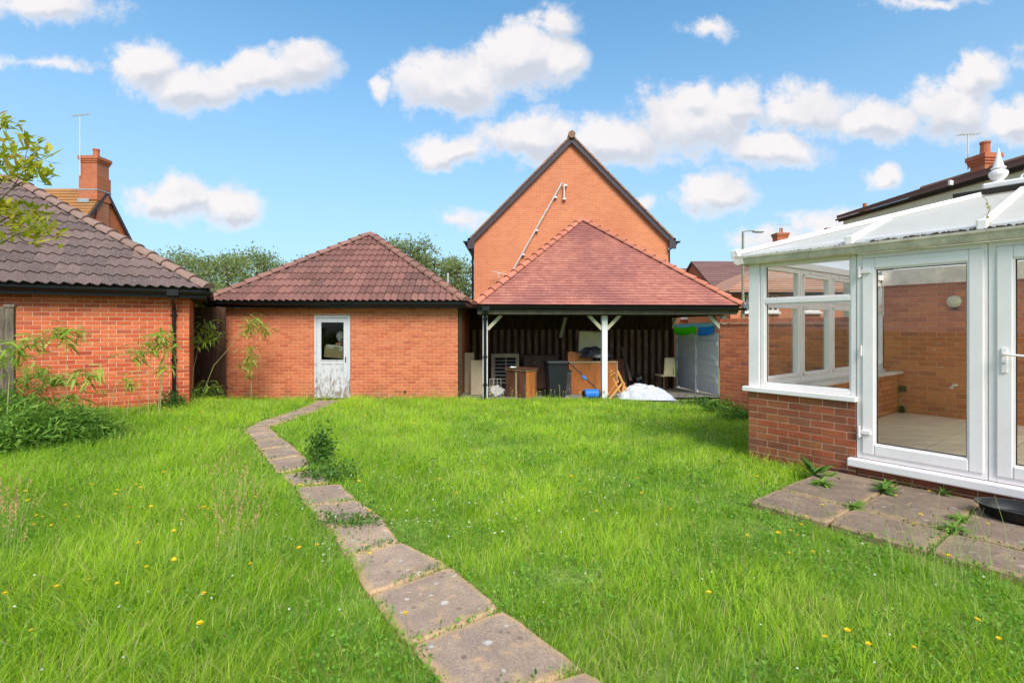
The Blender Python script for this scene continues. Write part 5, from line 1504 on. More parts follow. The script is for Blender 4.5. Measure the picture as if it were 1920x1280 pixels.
def tree(label, px, Y, top_py, w, seed, leaf=.12, n=5000, mat=None, base_z=-.4, dens=1.0, trunk=True):
    rg = random.Random(seed)
    x = X(px, Y); zt = Z(top_py, Y); h = zt - base_z
    o = thing('tree', label, 'tree', (x, Y, base_z))
    b = MB(); tips = []
    b.tube([(0, 0, base_z), (.05, 0, base_z + h*.3), (rg.uniform(-.2,.2), 0, base_z + h*.62), (rg.uniform(-.2,.2), 0, base_z + h*.93)], [.16, .12, .07, .02], 7)
    nl = 15
    for i in range(nl):
        t = .28 + .66 * i / nl; a = i * 2.4 + rg.random(); L_ = w * .5 * (1.15 - t * .75) * rg.uniform(.7, 1.15)
        p = Vector((0, 0, h * t)); q = p + Vector((math.cos(a) * L_, math.sin(a) * L_, h * rg.uniform(.05, .2)))
        q.z = min(q.z, h * .9); mid = (p + q) / 2 + Vector((0, 0, -.1))
        b.tube([(p.x, p.y, p.z + base_z), (mid.x, mid.y, mid.z + base_z), (q.x, q.y, q.z + base_z)], [.05, .03, .01], 5); tips += [q, mid]
        for _ in range(2):
            r_ = q + Vector((rg.uniform(-.6, .6), rg.uniform(-.6, .6), rg.uniform(-.1, .35))); b.tube([(mid.x, mid.y, mid.z + base_z), (r_.x, r_.y, r_.z + base_z)], [.02, .006], 4); tips.append(r_)
    tips.append(Vector((0, 0, h * .95)))
    b.build('trunk', BARK, o, recalc=False)
    cs = np.array([tuple(t) for t in tips]); idx = nr.integers(0, len(cs), n)
    off = nr.normal(size=(n, 3)) * np.array([.30, .30, .20]) * (w / 4) ** .5
    leaves_obj('crown', mat or TREE, o, cs[idx] + off, nr.uniform(leaf * .6, leaf * 1.3, n), .5, droop=.3)
    return o
tl = [(318, 27, 470, 4.0, 0), (372, 30, 468, 3.6, 1), (425, 26, 474, 3.4, 2), (478, 29, 466, 3.4, 3), (525, 30, 487, 3.0, 4), (280, 31, 492, 3.5, 9),
      (765, 27, 438, 3.2, 5), (722, 30, 452, 2.8, 6), (812, 28, 466, 3.0, 7), (862, 27, 482, 3.2, 8), (600, 32, 475, 3, 10)]
tlab = ['pale feathery tree leftmost behind the left garage roof', 'sparse tree rising between the left garage roof and the low trees', 'low bright green tree just left of the middle garage roof', 'tallest thin tree left of the middle garage roof',
        'small dark tree touching the left slope of the middle garage roof', 'thin tree top by the left garage hip', 'tall yellowish tree right of the middle garage apex', 'thin tree just behind the middle garage apex', 'rounded tree between the tall one and the gable house', 'willowy green tree beside the gable house downpipe', 'tree hidden behind the middle garage roof with its top just showing']
for (px, Y, tp, w, s), lab in zip(tl, tlab): tree(lab, px, Y, tp, w, s + 20, .15, 4200)
# low hedge mass behind so the skyline closes under the crowns
def hedge(label, px0, px1, Y, py, n):
    x0, x1, zt = X(px0, Y), X(px1, Y), Z(py, Y)
    o = thing('hedge', label, 'hedge', ((x0+x1)/2, Y, -.4)); w = (x1 - x0)
    k = 260; c = np.stack([nr.uniform(-w/2, w/2, k), nr.uniform(-1, 1, k), nr.uniform(.2, 1, k) ** .7 * (zt + .4) * nr.uniform(.75, 1.05, k)], 1)
    idx = nr.integers(0, k, n); leaves_obj('foliage', TREE, o, c[idx] + nr.normal(size=(n, 3)) * .35, nr.uniform(.1, .22, n), .5)
hedge('dense low hedge behind the gap of the left and middle garages', 270, 560, 33, 512, 11000)
hedge('dense low hedge between the middle garage and the gable house', 690, 890, 33, 514, 9000)

# leaf mesh used by branch and bamboo
def leaf_mesh(name, mat, L_, W, fold=.12, curl=.15, tip=.5):
    b = MB(); n = 5; vs = []
    for i in range(n + 1):
        t = i / n; w = W * (math.sin(math.pi * t ** tip) if 0 < t < 1 else 0) * .5; z = -curl * L_ * t * t
        vs += [(t * L_, -w, z + w * fold * 2), (t * L_, 0, z), (t * L_, w, z + w * fold * 2)]
    fs = []
    for i in range(n):
        for k in range(2): fs.append((i*3+k, (i+1)*3+k, (i+1)*3+k+1, i*3+k+1))
    b.smooth = True; b.add(vs, fs); return b.mesh(name, mat)
SLEAF = [leaf_mesh('leaf', SHRUB, l, l * .30, .15, .06, .8) for l in (.11, .13, .15)]
BLEAF = [leaf_mesh('leaf', BAMBOO, l, l * .145, .1, .4, .6) for l in (.17, .22, .27)]
BLEAF_MB = BLEAF
def orient(d, roll=0.0):
    d = Vector(d).normalized(); up = Vector((0, 0, 1)) if abs(d.z) < .95 else Vector((1, 0, 0))
    y = up.cross(d).normalized(); z = d.cross(y).normalized()
    return Matrix(((d.x, y.x, z.x), (d.y, y.y, z.y), (d.z, y.z, z.z))).to_4x4() @ Matrix.Rotation(roll, 4, 'X')
# shrub at the left edge, its twigs reach into the picture
SY = 4.2
sb = thing('shrub', 'yellow green leafy shrub branches reaching in at the upper left edge', 'shrub', (X(-90, SY), SY, .1))
def P3(px, py, dy=0.0): return Vector((X(px, SY + dy) - sb.location.x, dy, Z(py, SY + dy) - .1))
b = MB()
def twig(pts, r):
    b.tube([(p.x, p.y, p.z + .1) for p in pts], r, 6)
twig([Vector((0, 0, 0)), Vector((.03, .02, 1.2)), P3(-70, 480), P3(-60, 330), P3(-50, 230)], [.035, .03, .018, .01, .006])
tw = [[P3(-70, 470), P3(-20, 392), P3(20, 356), P3(42, 325), P3(52, 275)], [P3(-60, 400), P3(-10, 330), P3(10, 300), P3(30, 285)], [P3(-60, 330), P3(-20, 265), P3(2, 240), P3(12, 225)],
      [P3(-70, 480), P3(-10, 462), P3(30, 440), P3(70, 425)], [P3(-70, 470), P3(-20, 430), P3(10, 410), P3(50, 400)], [P3(20, 356), P3(35, 345), P3(55, 335), P3(70, 322)], [P3(30, 440), P3(45, 452), P3(62, 458)], [P3(-10, 330), P3(0, 345), P3(8, 330)]]
for t_ in tw: twig(t_, [.008, .006, .005, .003, .002][:len(t_)] if len(t_) <= 5 else .005)
b.build('branch', BARK, sb, recalc=False)
whorls = [(52, 275, 12), (70, 298, 9), (30, 285, 12), (10, 300, 10), (12, 238, 11), (0, 228, 9), (60, 322, 12), (40, 318, 12), (20, 325, 10), (72, 330, 8), (50, 340, 9), (82, 326, 6),
          (68, 425, 12), (45, 405, 11), (58, 400, 9), (30, 425, 10), (10, 405, 9), (60, 445, 10), (78, 438, 9), (35, 440, 9), (20, 395, 9), (0, 380, 9), (62, 456, 6), (-20, 300, 10), (-25, 400, 10), (-40, 260, 10), (-20, 440, 9), (5, 330, 8), (-5, 425, 8), (88, 432, 4)]
for (px, py, n) in whorls:
    n = int(n * 2.1); c_ = P3(px, py, rnd.uniform(-.12, .12)); a0 = rnd.uniform(0, 6.28)
    for k in range(n):
        a = a0 + k * 2.4; el = rnd.uniform(-.1, 1.1)
        d = Vector((math.cos(a) * math.cos(el) + .35, math.sin(a) * math.cos(el), math.sin(el)))
        M = Matrix.Translation(c_ + d * .008 + Vector((rnd.gauss(0, .045), rnd.gauss(0, .07), rnd.gauss(0, .035)))) @ orient(d, rnd.uniform(-.5, .5)) @ Matrix.Scale(rnd.uniform(.6, .95), 4)
        inst('leaf', SLEAF[k % 3], sb, M)
# bamboo
def bamboo(label, canes, clumps, Y, basepx, cane_r=.006, seed=0, cap=60):
    rg = random.Random(seed)
    bx_, by_ = X(basepx, Y), Y
    o = thing('bamboo_plant', label, 'bamboo', (bx_, by_, zg(bx_, by_)), 0, None)
    zb = o.location.z
    for pts in canes:
        b = MB(); q = []
        for i, (px, py) in enumerate(pts): q.append((X(px, Y) - bx_, 0.02 * i, Z(py, Y) if i or py < 700 else min(Z(py, Y), zb)))
        qq = []
        for i in range(len(q) - 1):
            for k in range(4):
                t = k / 4; qq.append(tuple(q[i][j] * (1-t) + q[i+1][j] * t for j in range(3)))
        qq.append(q[-1])
        b.tube(qq, [cane_r * (1 - .5 * i / len(qq)) * (1.25 if i % 2 == 0 else 1) for i in range(len(qq))], 7); b.build('cane', CANE, o, recalc=False)
    for (px, py, n, spread, L_) in clumps:
        c_ = Vector((X(px, Y) - bx_, 0, Z(py, Y) - zb))
        for k in range(int(n * 2.7)):
            a = rg.uniform(0, 6.28); el = rg.uniform(-.7, .45)
            d = Vector((math.cos(a) * math.cos(el), math.sin(a) * math.cos(el), math.sin(el)))
            off = Vector((rg.gauss(0, spread), rg.gauss(0, spread), rg.gauss(0, spread * .8)))
            inst('leaf', BLEAF[k % 3], o, Matrix.Translation(c_ + off) @ orient(d, rg.uniform(-.6, .6)) @ Matrix.Scale(L_ * rg.uniform(.7, 1.1), 4))
    return o
bamboo('bamboo with three bare canes in front of the left garage beside its downpipe', [[(262, 770), (258, 700), (262, 665)], [(278, 772), (278, 700), (280, 660)], [(299, 765), (303, 700), (306, 655), (312, 622)], [(296, 768), (300, 710), (302, 690)]],
       [(280, 652, 24, .10, 1.0), (305, 628, 22, .08, 1.0), (255, 660, 14, .08, 1.0), (312, 652, 14, .07, .9), (308, 690, 13, .05, .9), (262, 672, 8, .06, .9)], 8.3, 278, seed=1)
bamboo('thin bamboo cane with sparse top leaves before the left garage wall', [[(121, 790), (122, 720), (120, 660), (117, 625)]], [(125, 622, 14, .07, 1.1), (108, 628, 9, .06, 1.0), (140, 622, 8, .05, 1.0), (134, 640, 5, .05, 1.0)], 7.6, 121, seed=2)
bamboo('bamboo with drooping tufts midway along the left garage wall', [[(130, 790), (150, 730), (160, 700)], [(118, 790), (112, 720), (108, 705)], [(70, 795), (72, 730), (70, 695)]],
       [(162, 702, 22, .07, 1.0), (110, 708, 20, .06, .9), (72, 695, 24, .07, .9), (140, 745, 8, .07, 1.1), (88, 720, 12, .06, .8), (50, 715, 12, .07, .9)], 7.2, 118, seed=3)
bamboo('low bamboo sprig with one dark tuft in front of the left garage', [[(205, 742), (212, 728), (220, 715), (238, 708)], [(238, 712), (243, 722)]], [(243, 722, 15, .035, .7), (238, 710, 9, .05, .9), (190, 735, 8, .03, .5)], 8.0, 205, seed=4)
bamboo('bamboo spilling over the dark fence at the left edge', [[(10, 790), (15, 700), (30, 650)], [(-20, 790), (-5, 720), (5, 680)]],
       [(45, 640, 16, .09, .9), (20, 660, 16, .09, .8), (35, 675, 16, .08, .7), (8, 678, 18, .08, .7), (0, 645, 10, .06, .8), (60, 635, 7, .04, 1)], 6.6, 10, seed=5)
bamboo('slim bamboo in the gap between the two garages', [[(357, 750), (362, 690), (370, 650)], [(370, 655), (375, 632), (385, 612)], [(372, 728), (400, 685), (430, 650), (445, 625)]],
       [(375, 640, 18, .08, .9), (390, 610, 20, .09, .9), (398, 632, 14, .07, .9), (366, 632, 10, .06, .8), (390, 725, 14, .10, .8), (365, 735, 14, .08, .7)], 10.6, 357, seed=6)
bamboo('tall bamboo tuft against the middle garage left of its white door', [[(470, 750), (471, 700), (478, 640), (475, 600)]],
       [(478, 608, 40, .11, .95), (462, 622, 14, .08, .9), (492, 618, 14, .08, .9), (468, 655, 16, .08, .8), (470, 678, 36, .10, .9), (466, 705, 10, .05, .7)], 11.6, 470, seed=7)
# leafy bush mass low on the left, and other patches
def bush(label, px, py_c, Y, rx, rz_, n, mat, leaf=.05, aspect=.4, name='bush', cat='bush', ry=None, seed=0):
    x = X(px, Y); zb = zg(x, Y); o = thing(name, label, cat, (x, Y, zb)); ry = ry or rx * .7
    k = 60; d = nr.normal(size=(k, 3)); d /= np.linalg.norm(d, axis=1)[:, None]; d[:, 2] = np.abs(d[:, 2])
    c = d * np.array([rx, ry, rz_]) * nr.uniform(.5, 1.0, (k, 1))
    idx = nr.integers(0, k, n); P_ = c[idx] + nr.normal(size=(n, 3)) * np.array([.09, .09, .07]) * (rx / .4) ** .5
    P_[:, 2] = np.maximum(P_[:, 2], .01)
    leaves_obj('foliage', mat, o, P_, nr.uniform(leaf * .6, leaf * 1.4, n), aspect, droop=.1)
    b = MB()
    for i in range(14):
        q = c[i]; b.tube([(q[0] * .2, q[1] * .2, zb), (q[0] * .6, q[1] * .6, zb + q[2] * .6), (q[0], q[1], zb + q[2])], [.006, .005, .003], 5)
    b.build('stems', STEM, o, recalc=False)
bush('dense dark green bush low against the fence at the far left', 15, 750, 6.9, .62, .62, 3600, BUSH, .09, .26)
bush('light green leafy bush in front of the left garage', 85, 780, 6.6, .5, .50, 2600, BUSH, .10, .2)
bush('feathery green bush right of the light one near the left garage', 150, 780, 6.8, .40, .44, 1700, BUSH, .12, .16)
bush('dark bush in the far left foreground of the fence', -30, 800, 6.2, .5, .45, 2400, BUSH, .06)
bush('small weeds at the foot of the left garage corner', 320, 750, 9.1, .22, .28, 600, WEED, .06)
bush('weeds growing in the gap between the garages', 380, 740, 10.9, .40, .35, 1600, WEED, .07)
bush('long low weed bed at the foot of the garden wall', 1352, 755, 10.2, .32, .16, 1500, BUSH, .06, .5, ry=.25)
bush('low green weeds at the garden wall by the conservatory', 1385, 765, 9.2, .34, .14, 1400, BUSH, .05, .5, ry=.25)
bush('weeds in front of the white gates', 1310, 748, 11.6, .35, .10, 500, WEED, .05, .5)
def rosette(label, loc, n, L_, W, mat, name='weed', up=.5):
    o = thing(name, label, 'weed', tuple(loc)); me = [leaf_mesh('leaf', mat, L_ * s, W * s, .15, .5, .75) for s in (.7, .85, 1)]
    for k in range(n):
        a = k * 2.4 + rnd.uniform(-.3, .3); el = rnd.uniform(.1, up + .5)
        d = Vector((math.cos(a) * math.cos(el), math.sin(a) * math.cos(el), math.sin(el)))
        inst('leaf', me[k % 3], o, Matrix.Translation(Vector((rnd.uniform(-.01,.01), rnd.uniform(-.01,.01), .005))) @ orient(d, rnd.uniform(-.4, .4)))
    return o
g_ = G(1525, 895); rosette('broad leaved dock plant at the foot of the conservatory brick wall', g_, 14, .24, .075, WEED, up=1.0)
g_ = G(1560, 900); rosette('low leafy weed beside the dock plant at the patio corner', g_, 26, .12, .04, BUSH, up=.6)
g_ = cw(1.02, -.62, PZ); rosette('rosette weed growing in the first patio joint', g_, 30, .15, .028, BUSH, up=.4)
g_ = cw(1.45, -.42, PZ); rosette('leafy weed in the patio joint nearest the wall', g_, 26, .13, .035, WEED, up=.6)
g_ = cw(1.40, -.25, PZ); rosette('spreading weed at the wall end of the first patio joint', g_, 26, .13, .03, BUSH, up=.6)
g_ = cw(1.78, -.1, PZ); rosette('small tufted weed under the door sill', g_, 16, .10, .02, WEED, up=.7)
g_ = cw(2.02, -.75, PZ); rosette('weed tuft in the second patio joint', g_, 22, .10, .025, BUSH, up=.5)
g_ = cw(2.04, -1.02, PZ); rosette('weed where the patio joints cross', g_, 26, .12, .025, BUSH, up=.5)
g_ = cw(1.44, -1.06, PZ); rosette('sparse weed where the first patio joints cross', g_, 16, .10, .025, BUSH, up=.5)
g_ = G(602, 868); bush('tall dark nettle clump beside the far bend of the path', 602, 860, g_.y, .11, .40, 900, WEED, .05, .4, name='weed_clump', cat='weed')
g_ = G(608, 892); bush('low dark weed clump crossing the path gap', 620, 890, g_.y, .26, .09, 700, WEED, .04, .5, name='weed_clump', cat='weed')
g_ = G(640, 980); bush('tuft of weeds in the path joint above the stained slab', 655, 975, g_.y, .24, .06, 500, WEED, .03, .4, name='weed_clump', cat='weed', ry=.06)

# ---------------------------------------------------------------- lawn: grass blades
quads = [np.array(q) for q in path_quads]
def in_poly(x, y, q):
    ins = np.zeros(len(x), bool); n = len(q); j = n - 1
    for i in range(n):
        xi, yi, xj, yj = q[i][0], q[i][1], q[j][0], q[j][1]
        with np.errstate(divide='ignore', invalid='ignore'):
            c_ = ((yi > y) != (yj > y)) & (x < (xj - xi) * (y - yi) / (yj - yi + 1e-12) + xi)
        ins ^= c_; j = i
    return ins
def shrinkq(q, f):
    c_ = q.mean(0); d = q - c_; L_ = np.linalg.norm(d, axis=1)[:, None]; return c_ + d * (L_ - f) / L_
def blocked(x, y, pad=.0):
    m = np.zeros(len(x), bool)
    for q in quads: m |= in_poly(x, y, shrinkq(q, (.045 if q[:, 1].mean() < 4.3 else .012) - pad))
    # buildings
    gx, gy = -6.12, 9.71; ux, uy = .866, .5
    u = (x - gx) * ux + (y - gy) * uy; n = -(x - gx) * uy + (y - gy) * ux
    m |= (u < .02) & (n > -.01)
    m |= (x > -7.28) & (x < -1.32) & (y > 12.62)
    u = (x + .87) * .9965 + (y - 12.2) * .0833; n = -(x + .87) * .0833 + (y - 12.2) * .9965
    m |= (u > -.45) & (u < 6.9) & (n > .30)
    e = (x - C0.x) * CE.x + (y - C0.y) * CE.y; p = (x - C0.x) * CP.x + (y - C0.y) * CP.y
    m |= (e > -.0) & (p > -.0); m |= (p > 4.05)
    m |= (y > 12.6) & (x > 3)
    return m
def fbm(x, y, f, s):
    out = np.zeros(len(x)); a = 1
    for k in range(3):
        rs = np.random.default_rng(s + k); 
        for _ in range(4):
            th = rs.uniform(0, 6.28); ph = rs.uniform(0, 6.28); ff = f * (2 ** k) * rs.uniform(.7, 1.3)
            out += a * np.sin((x * math.cos(th) + y * math.sin(th)) * ff * 6.28 + ph) / 4
        a *= .55
    return out
def lawn(name, n, ymin, ymax, hmul, wmm, segs, seed, label=None):
    rg = np.random.default_rng(seed)
    # sample with probability falling with distance; stay in the wedge plus a margin
    y = ymin + (ymax - ymin) * rg.random(n * 2) ** .9
    x = rg.uniform(-1.18, 1.18, n * 2) * (y + .9)
    keep = ~blocked(x, y) & (x > -12)
    x, y = x[keep][:n], y[keep][:n]; n = len(x)
    patch = fbm(x, y, .35, 3); fine = fbm(x, y, 1.6, 9); clump = fbm(x, y, 4.0, 17)
    # tuftiness: short mown-down zones in the middle lawn, long on the left and by the edges
    e = (x - C0.x) * CE.x + (y - C0.y) * CE.y; p = (x - C0.x) * CP.x + (y - C0.y) * CP.y
    near_wall = np.exp(-np.abs(p) * 2.5) * (e < 1)
    H = .092 + .042 * patch + .030 * fine + .034 * clump
    H += .045 * (x < -.9) * 1.0 + .03 * near_wall + .03 * np.exp(-np.abs(y - 12.3) * 2)
    H = np.clip(H, .035, .25) * rg.uniform(.45, 1.25, n) * hmul
    # bare scrape seen near the right foreground
    nearp = np.zeros(n, bool)
    for q in quads:
        if q[:, 1].mean() > 3.6: nearp |= in_poly(x, y, shrinkq(q, -.22))
    H = np.where(nearp, H * .5, H)
    cx, cy = 0.36, 3.05; dd = np.hypot((x - cx) / .34, (y - cy) / .22); H *= np.clip(dd, .22, 1); H = np.where((dd < .8) & (rg.random(n) > dd * .9 + .12), .012, H)
    z = zg_np(x, y) - .03
    az = rg.uniform(0, 6.28, n) + 0; wind = fbm(x, y, .8, 30) * 3
    az = np.where(rg.random(n) < .55, wind + rg.normal(0, .7, n), az)
    lean = rg.uniform(.15, 1.0, n) * H * 1.0
    dx, dy = np.cos(az) * lean, np.sin(az) * lean
    ta = rg.uniform(0, 6.28, n); w = wmm * .001 * rg.uniform(.6, 1.3, n); wx, wy = np.cos(ta) * w / 2, np.sin(ta) * w / 2
    ts = np.linspace(0, 1, segs + 1); rings = []
    for t in ts[:-1]:
        wf = (1 - t ** 1.6) ; bx_ = x + dx * t ** 2; by_ = y + dy * t ** 2; bz = z + (H * t) * (1 - .25 * t * (lean / H)) + .0
        rings.append(np.stack([bx_ - wx * wf, by_ - wy * wf, bz], 1)); rings.append(np.stack([bx_ + wx * wf, by_ + wy * wf, bz], 1))
    rings.append(np.stack([x + dx, y + dy, z + H * (1 - .25 * (lean / H))], 1))
    k = len(rings); v = np.stack(rings, 1).reshape(-1, 3)
    base = (np.arange(n) * k)[:, None]
    loops, starts, tot = [], [], []
    fq = []
    for s in range(segs - 1):
        fq.append(np.array([2*s, 2*s+1, 2*s+3, 2*s+2]))
    quad = np.concatenate([base + q for q in fq], 1) if fq else np.zeros((n, 0), int)
    tri = base + np.array([2*(segs-1), 2*(segs-1)+1, 2*segs])
    allv = np.concatenate([quad, tri], 1).astype(np.int32).ravel()
    per = [4] * (segs - 1) + [3]; tot = np.tile(np.array(per, np.int32), n); st = np.concatenate([[0], np.cumsum(tot)[:-1]]).astype(np.int32)
    me = bpy.data.meshes.new(name); me.vertices.add(len(v)); me.vertices.foreach_set('co', v.astype(np.float32).ravel())
    me.loops.add(len(allv)); me.loops.foreach_set('vertex_index', allv); me.polygons.add(len(st)); me.polygons.foreach_set('loop_start', st)
    me.materials.append(GRASS); me.update(calc_edges=True)
    # hue of each blade
    r = rg.random(n); g1 = np.array([.23, .47, .015]); g2 = np.array([.50, .71, .035]); g3 = np.array([.60, .66, .14]); dry = np.array([.62, .50, .26]); dk = np.array([.17, .34, .03])
    m = np.clip(.5 + .55 * patch + .25 * fine + rg.normal(0, .22, n) + .03 * (y - 5), 0, 1)[:, None]
    col = g1 * (1 - m) + g2 * m
    p2 = np.clip(fbm(x, y, .55, 91) * 1.1 - .15, 0, 1)[:, None] * (rg.random(n) < .4)[:, None]; col = col * (1 - .35 * p2) + np.array([.60, .52, .24]) * .35 * p2
    darker = (.86 + .14 * np.clip((y - 3.0) / 5.0 + .35 * patch + .2 * fine, 0, 1))[:, None]; col = col * darker  # blade colour scaled darker towards the camera, varied by patch
    col = np.where((r < .10)[:, None], g3, col); col = np.where((r > .955)[:, None], dry, col); col = np.where(((r > .8) & (r < .93))[:, None], dk, col)
    vc = np.repeat(np.concatenate([col, np.ones((n, 1))], 1), k, 0)
    at = me.color_attributes.new('tint', 'FLOAT_COLOR', 'POINT'); at.data.foreach_set('color', vc.astype(np.float32).ravel())
    o = bpy.data.objects.new(name, me); C.objects.link(o)
    setp(o, label or 'long bright green lawn grass growing over the garden', 'grass', kind='stuff')
lawn('grass', 120000, 1.15, 4.2, 1.0, 4.2, 3, 1, 'long lush grass of the near lawn around the path')
lawn('grass', 150000, 4.0, 8.2, 1.0, 6.0, 2, 2, 'bright grass of the middle of the lawn')
lawn('grass', 110000, 8.0, 12.9, 1.0, 9.0, 2, 3, 'far lawn grass in front of the garages and carport')
# clover and small broad leaves between the blades
CLOV = leaf_mat('clover_leaf', [(0, (.10,.24,.03)), (.6, (.18,.38,.04)), (1, (.28,.48,.06))], .45)
def clover(n, ymin, ymax, size, seed, label):
    rg = np.random.default_rng(seed); y = rg.uniform(ymin, ymax, n * 2); x = rg.uniform(-1.15, 1.15, n * 2) * (y + .6)
    f = fbm(x, y, .9, 77); keep = ~blocked(x, y) & (f > -.1) & (x > -12); x, y = x[keep][:n], y[keep][:n]
    n = len(x); c = np.stack([x, y, zg_np(x, y) + rg.uniform(-.01, .055, n)], 1)
    return leaves_obj('clover', CLOV, None, c, rg.uniform(size*.6, size*1.3, n), .75, label=label, cat='clover', kind='stuff')
clover(30000, 1.2, 5, .020, 5, 'small clover leaves between the grass blades near the path'); clover(26000, 5, 12, .03, 6, 'clover leaves in the farther lawn')
# creeping edge growth on the slabs
def edges_growth():
    pts = []
    for q in quads:
        for i in range(4):
            a, b_ = q[i], q[(i+1) % 4]; n = int(np.linalg.norm(b_ - a) * 46)
            for _ in range(n):
                t = rnd.random(); p = a + (b_ - a) * t
                if mnoise.noise(Vector((p[0]*3, p[1]*3, 2))) < -.05: continue
                pts.append((p[0] + rnd.gauss(0, .02), p[1] + rnd.gauss(0, .02), zg(p[0], p[1]) + rnd.uniform(.0, .03)))
    c = np.array(pts); c[:, 2] = np.maximum(c[:, 2], .0)
    leaves_obj('moss_and_weeds', WEED, None, c, nr.uniform(.012, .035, len(c)), .45, label='tiny weeds and moss growing in the slab joints', cat='weeds', kind='stuff')
edges_growth()
# grass seed heads: thin brown stalks
def stalks(n, region, hh, label, red=False, seed=0):
    b = MB(); rg = random.Random(seed)
    for i in range(n):
        x, y = region(rg)
        if blocked(np.array([x]), np.array([y]))[0]: continue
        z = zg(x, y) - .02; h = rg.uniform(*hh); a = rg.uniform(0, 6.28); l = rg.uniform(.05, .35) * h
        q = [(x + math.cos(a)*l*t*t, y + math.sin(a)*l*t*t, z + h*t) for t in (0, .35, .7, 1)]
        b.m = 0; b.tube(q, [.0012, .0011, .0009, .0007], 3, cap=False)
        b.m = 1
        for k in range(9 if red else 5):
            t = 1 - k * (.035 if red else .012); p = Vector(q[2]).lerp(Vector(q[3]), max(0, (t - .7) / .3)) if t > .7 else Vector(q[2])
            d = Vector((rg.uniform(-1,1), rg.uniform(-1,1), rg.uniform(0,1))).normalized() * (.014 if red else .007)
            b.add([p, p + d, p + Vector((0,0,.012))], [(0,1,2)])
    b.build('seed_stalks', [STALK, SEEDR if red else SEEDB], None, label=label, cat='grass', kind='stuff', recalc=False)
STALK = plain('stalk_green', (.26, .34, .09), .7); SEEDR = plain('reddish_seed_head', (.50, .26, .14), .8); SEEDB = plain('brown_seed_head', (.22, .15, .06), .8)
def near_px(cx, cy, sx, sy):
    def f(rg):
        g = G(cx + rg.gauss(0, sx), max(650, cy + rg.gauss(0, sy))); return g.x, g.y
    return f
stalks(60, near_px(440, 1000, 26, 60), (.28, .48), 'reddish grass seed heads left of the path', True, 1)
stalks(34, near_px(20, 1010, 16, 30), (.25, .4), 'reddish seed heads at the left edge of the lawn', True, 2)
stalks(260, lambda rg: (rg.uniform(-4.5, 4), rg.uniform(1.6, 7)), (.16, .34), 'thin brown seed stalks scattered over the near lawn', False, 3)
stalks(700, lambda rg: (rg.uniform(-7, 6), rg.uniform(6, 12.4)), (.16, .30), 'thin brown seed stalks over the far lawn', False, 4)
stalks(50, near_px(640, 1040, 60, 50), (.2, .38), 'seed stalks leaning over the path edge', False, 5)
stalks(60, near_px(1780, 1090, 90, 20), (.25, .5), 'long seed stalks leaning over the patio edge', False, 6)
# yellow flowers: each a thing
def flower_mesh(h, seed):
    rg = random.Random(seed); b = MB(); l = rg.uniform(.01, .06); 
    b.m = 0; b.tube([(0,0,0), (l*.4, 0, h*.5), (l, 0, h)], [.0016, .0014, .0012], 4)
    b.m = 1; n = 12
    for ring, (r_, zz) in enumerate(((.014, .003), (.010, .006))):
        for k in range(n):
            a = 2*math.pi*(k + ring*.5)/n; w = .22
            b.add([(l, 0, h), (l + math.cos(a-w)*r_, math.sin(a-w)*r_, h+zz), (l + math.cos(a)*r_*1.12, math.sin(a)*r_*1.12, h+zz), (l + math.cos(a+w)*r_, math.sin(a+w)*r_, h+zz)], [(0,1,2,3)])
    b.lathe((l, 0, h-.008), [(.002, 0), (.006, .004), (.005, .009)], 6)
    return b.mesh('yellow_flower', [STEM, YEL])
FM = [flower_mesh(h, i) for i, h in enumerate((.11, .14, .17, .21))]
fpx = [(28,922),(55,948),(62,986),(86,985),(88,965),(100,990),(128,968),(142,940),(184,884),(175,908),(218,931),(208,950),(248,948),(273,918),(264,922),(287,973),(305,978),(345,972),(346,1010),(298,908),(148,1093),(92,1130),(234,1111),(264,1048),(280,1060),(332,1064),(346,1070),(8,1166),(54,1185),(382,1192),(406,1148),(478,1080),(374,960),(390,955),(158,972),(110,992),
       (1075,885),(1092,868),(1188,900),(1212,950),(1104,908),(1460,1012),(1500,975),(1536,975),(1484,1002),(1490,1016),(1506,1000),(1700,950),(1712,960),(1713,985),(1750,925),(1828,975),(1862,985),(1676,925),(1532,1058),(1483,1060),(1780,1040),(1780,1058),(1554,1222),(1600,1240),(1800,1160),(1640,1230),(1690,1222),(1870,1240),
       (1505,842),(1480,885),(1440,860),(1320,870),(1250,955),(1120,960),(740,985),(690,985),(682,1035),(562,918),(660,920),(770,1218),(550,1040),(592,1038),(530,790),(700,812),(720,800),(745,812),(760,795),(690,770),(680,765),(662,768),(1010,800),(1050,830),(880,840),(910,870),(1240,790),(1290,810),(1330,800),(820,900),(850,930),(470,950),(440,905),(1400,1010),(1350,1150),(990,930),(240,820),(300,790),(350,800),(410,790),(200,800),(1420,900)]
PLAB = 'small yellow daisy like flower standing in the lawn'
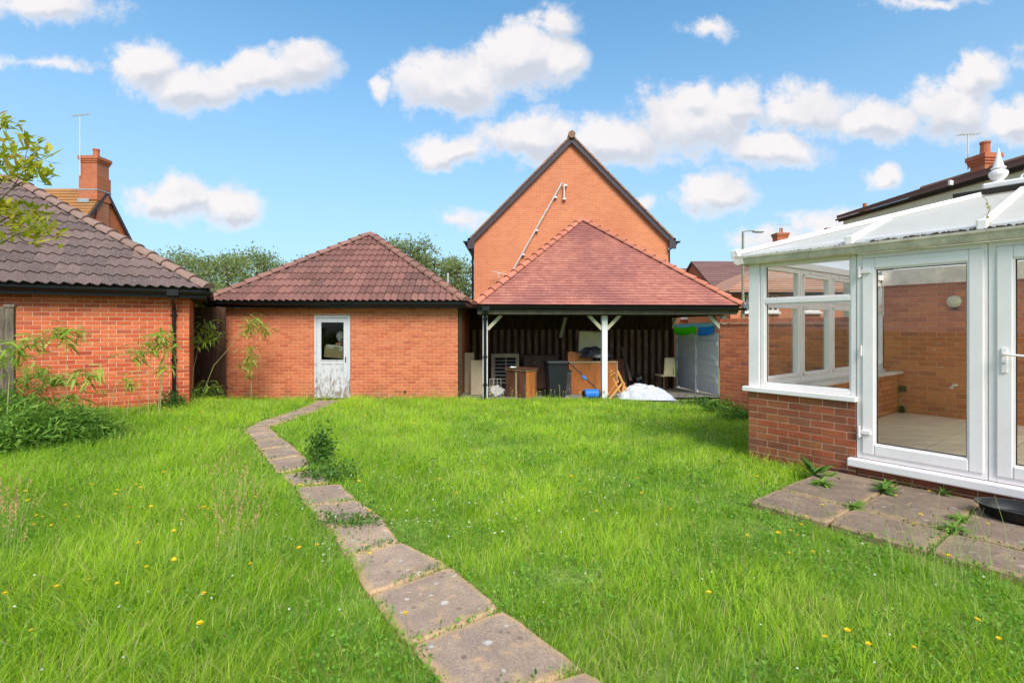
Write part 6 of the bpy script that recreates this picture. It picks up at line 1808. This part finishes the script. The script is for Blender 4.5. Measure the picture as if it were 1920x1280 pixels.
for i, (px, py) in enumerate(fpx):
    g = G(px, min(py + 22, 1500))
    o = put('yellow_flower', FM[i % 4], None, (g.x, g.y, zg(g.x, g.y)), (rnd.uniform(-.2, .2), rnd.uniform(-.2, .2), rnd.uniform(0, 6.28)), (rnd.uniform(.6, 1.0),) * 3)
    e_ = (g.x - C0.x) * CE.x + (g.y - C0.y) * CE.y; p_ = (g.x - C0.x) * CP.x + (g.y - C0.y) * CP.y
    if g.y > 5.5: lab_, grp = 'tiny yellow daisy like flower far off in the lawn towards the garages', 'yellow flowers in the far lawn'
    elif p_ > -2.6 and e_ > .4: lab_, grp = 'yellow daisy like flower on a thin stem at the edge of the patio', 'yellow flowers by the patio'
    elif px < 700: lab_, grp = 'small yellow daisy like flower in the long grass left of the path', 'yellow flowers left of the path'
    else: lab_, grp = 'small yellow daisy like flower in the lawn between the path and the patio', 'yellow flowers right of the path'
    setp(o, lab_, 'flower', grp)
# far tiny yellow flowers and white clover heads: too many to count
def dots(n, name, mat, region, size, zr, label, seed):
    rg = random.Random(seed); b = MB()
    for i in range(n):
        x, y = region(rg)
        if blocked(np.array([x]), np.array([y]))[0]: continue
        s = size * rg.uniform(.7, 1.3); hz_ = zg(x, y) + rg.uniform(*zr)
        if zr[1] > .15: b.m = 1; b.tube([(x + rg.uniform(-.04, .04), y, zg(x, y)), (x, y, hz_)], .0025, 3, cap=False); b.m = 0
        b.lathe((x, y, hz_), [(s*.4, 0), (s, s*.5), (s*.6, s*1.2)], 6)
    b.build(name, [mat, STEM], None, label=label, cat='flowers', kind='stuff', recalc=False)
dots(260, 'yellow_flowers', YEL, lambda rg: (rg.uniform(-8, 5.5), rg.uniform(7.5, 12.5)), .010, (.10, .2), 'tiny yellow flowers across the far lawn', 1)
dots(110, 'yellow_flowers', YEL, near_px(1010, 748, 100, 3), .010, (.12, .34), 'yellow weed flowers along the edge of the carport floor', 2)
dots(90, 'yellow_flowers', YEL, near_px(810, 745, 60, 3), .012, (.15, .3), 'yellow weed flowers at the foot of the middle garage', 4)
dots(260, 'clover_flowers', WHT, lambda rg: (rg.uniform(-3.5, 5), rg.uniform(2, 9.5)), .0055, (.05, .11), 'small white clover heads in the lawn', 3)
dots(90, 'clover_flowers', WHT, near_px(900, 950, 170, 60), .006, (.05, .10), 'white clover heads near the middle of the lawn', 8)
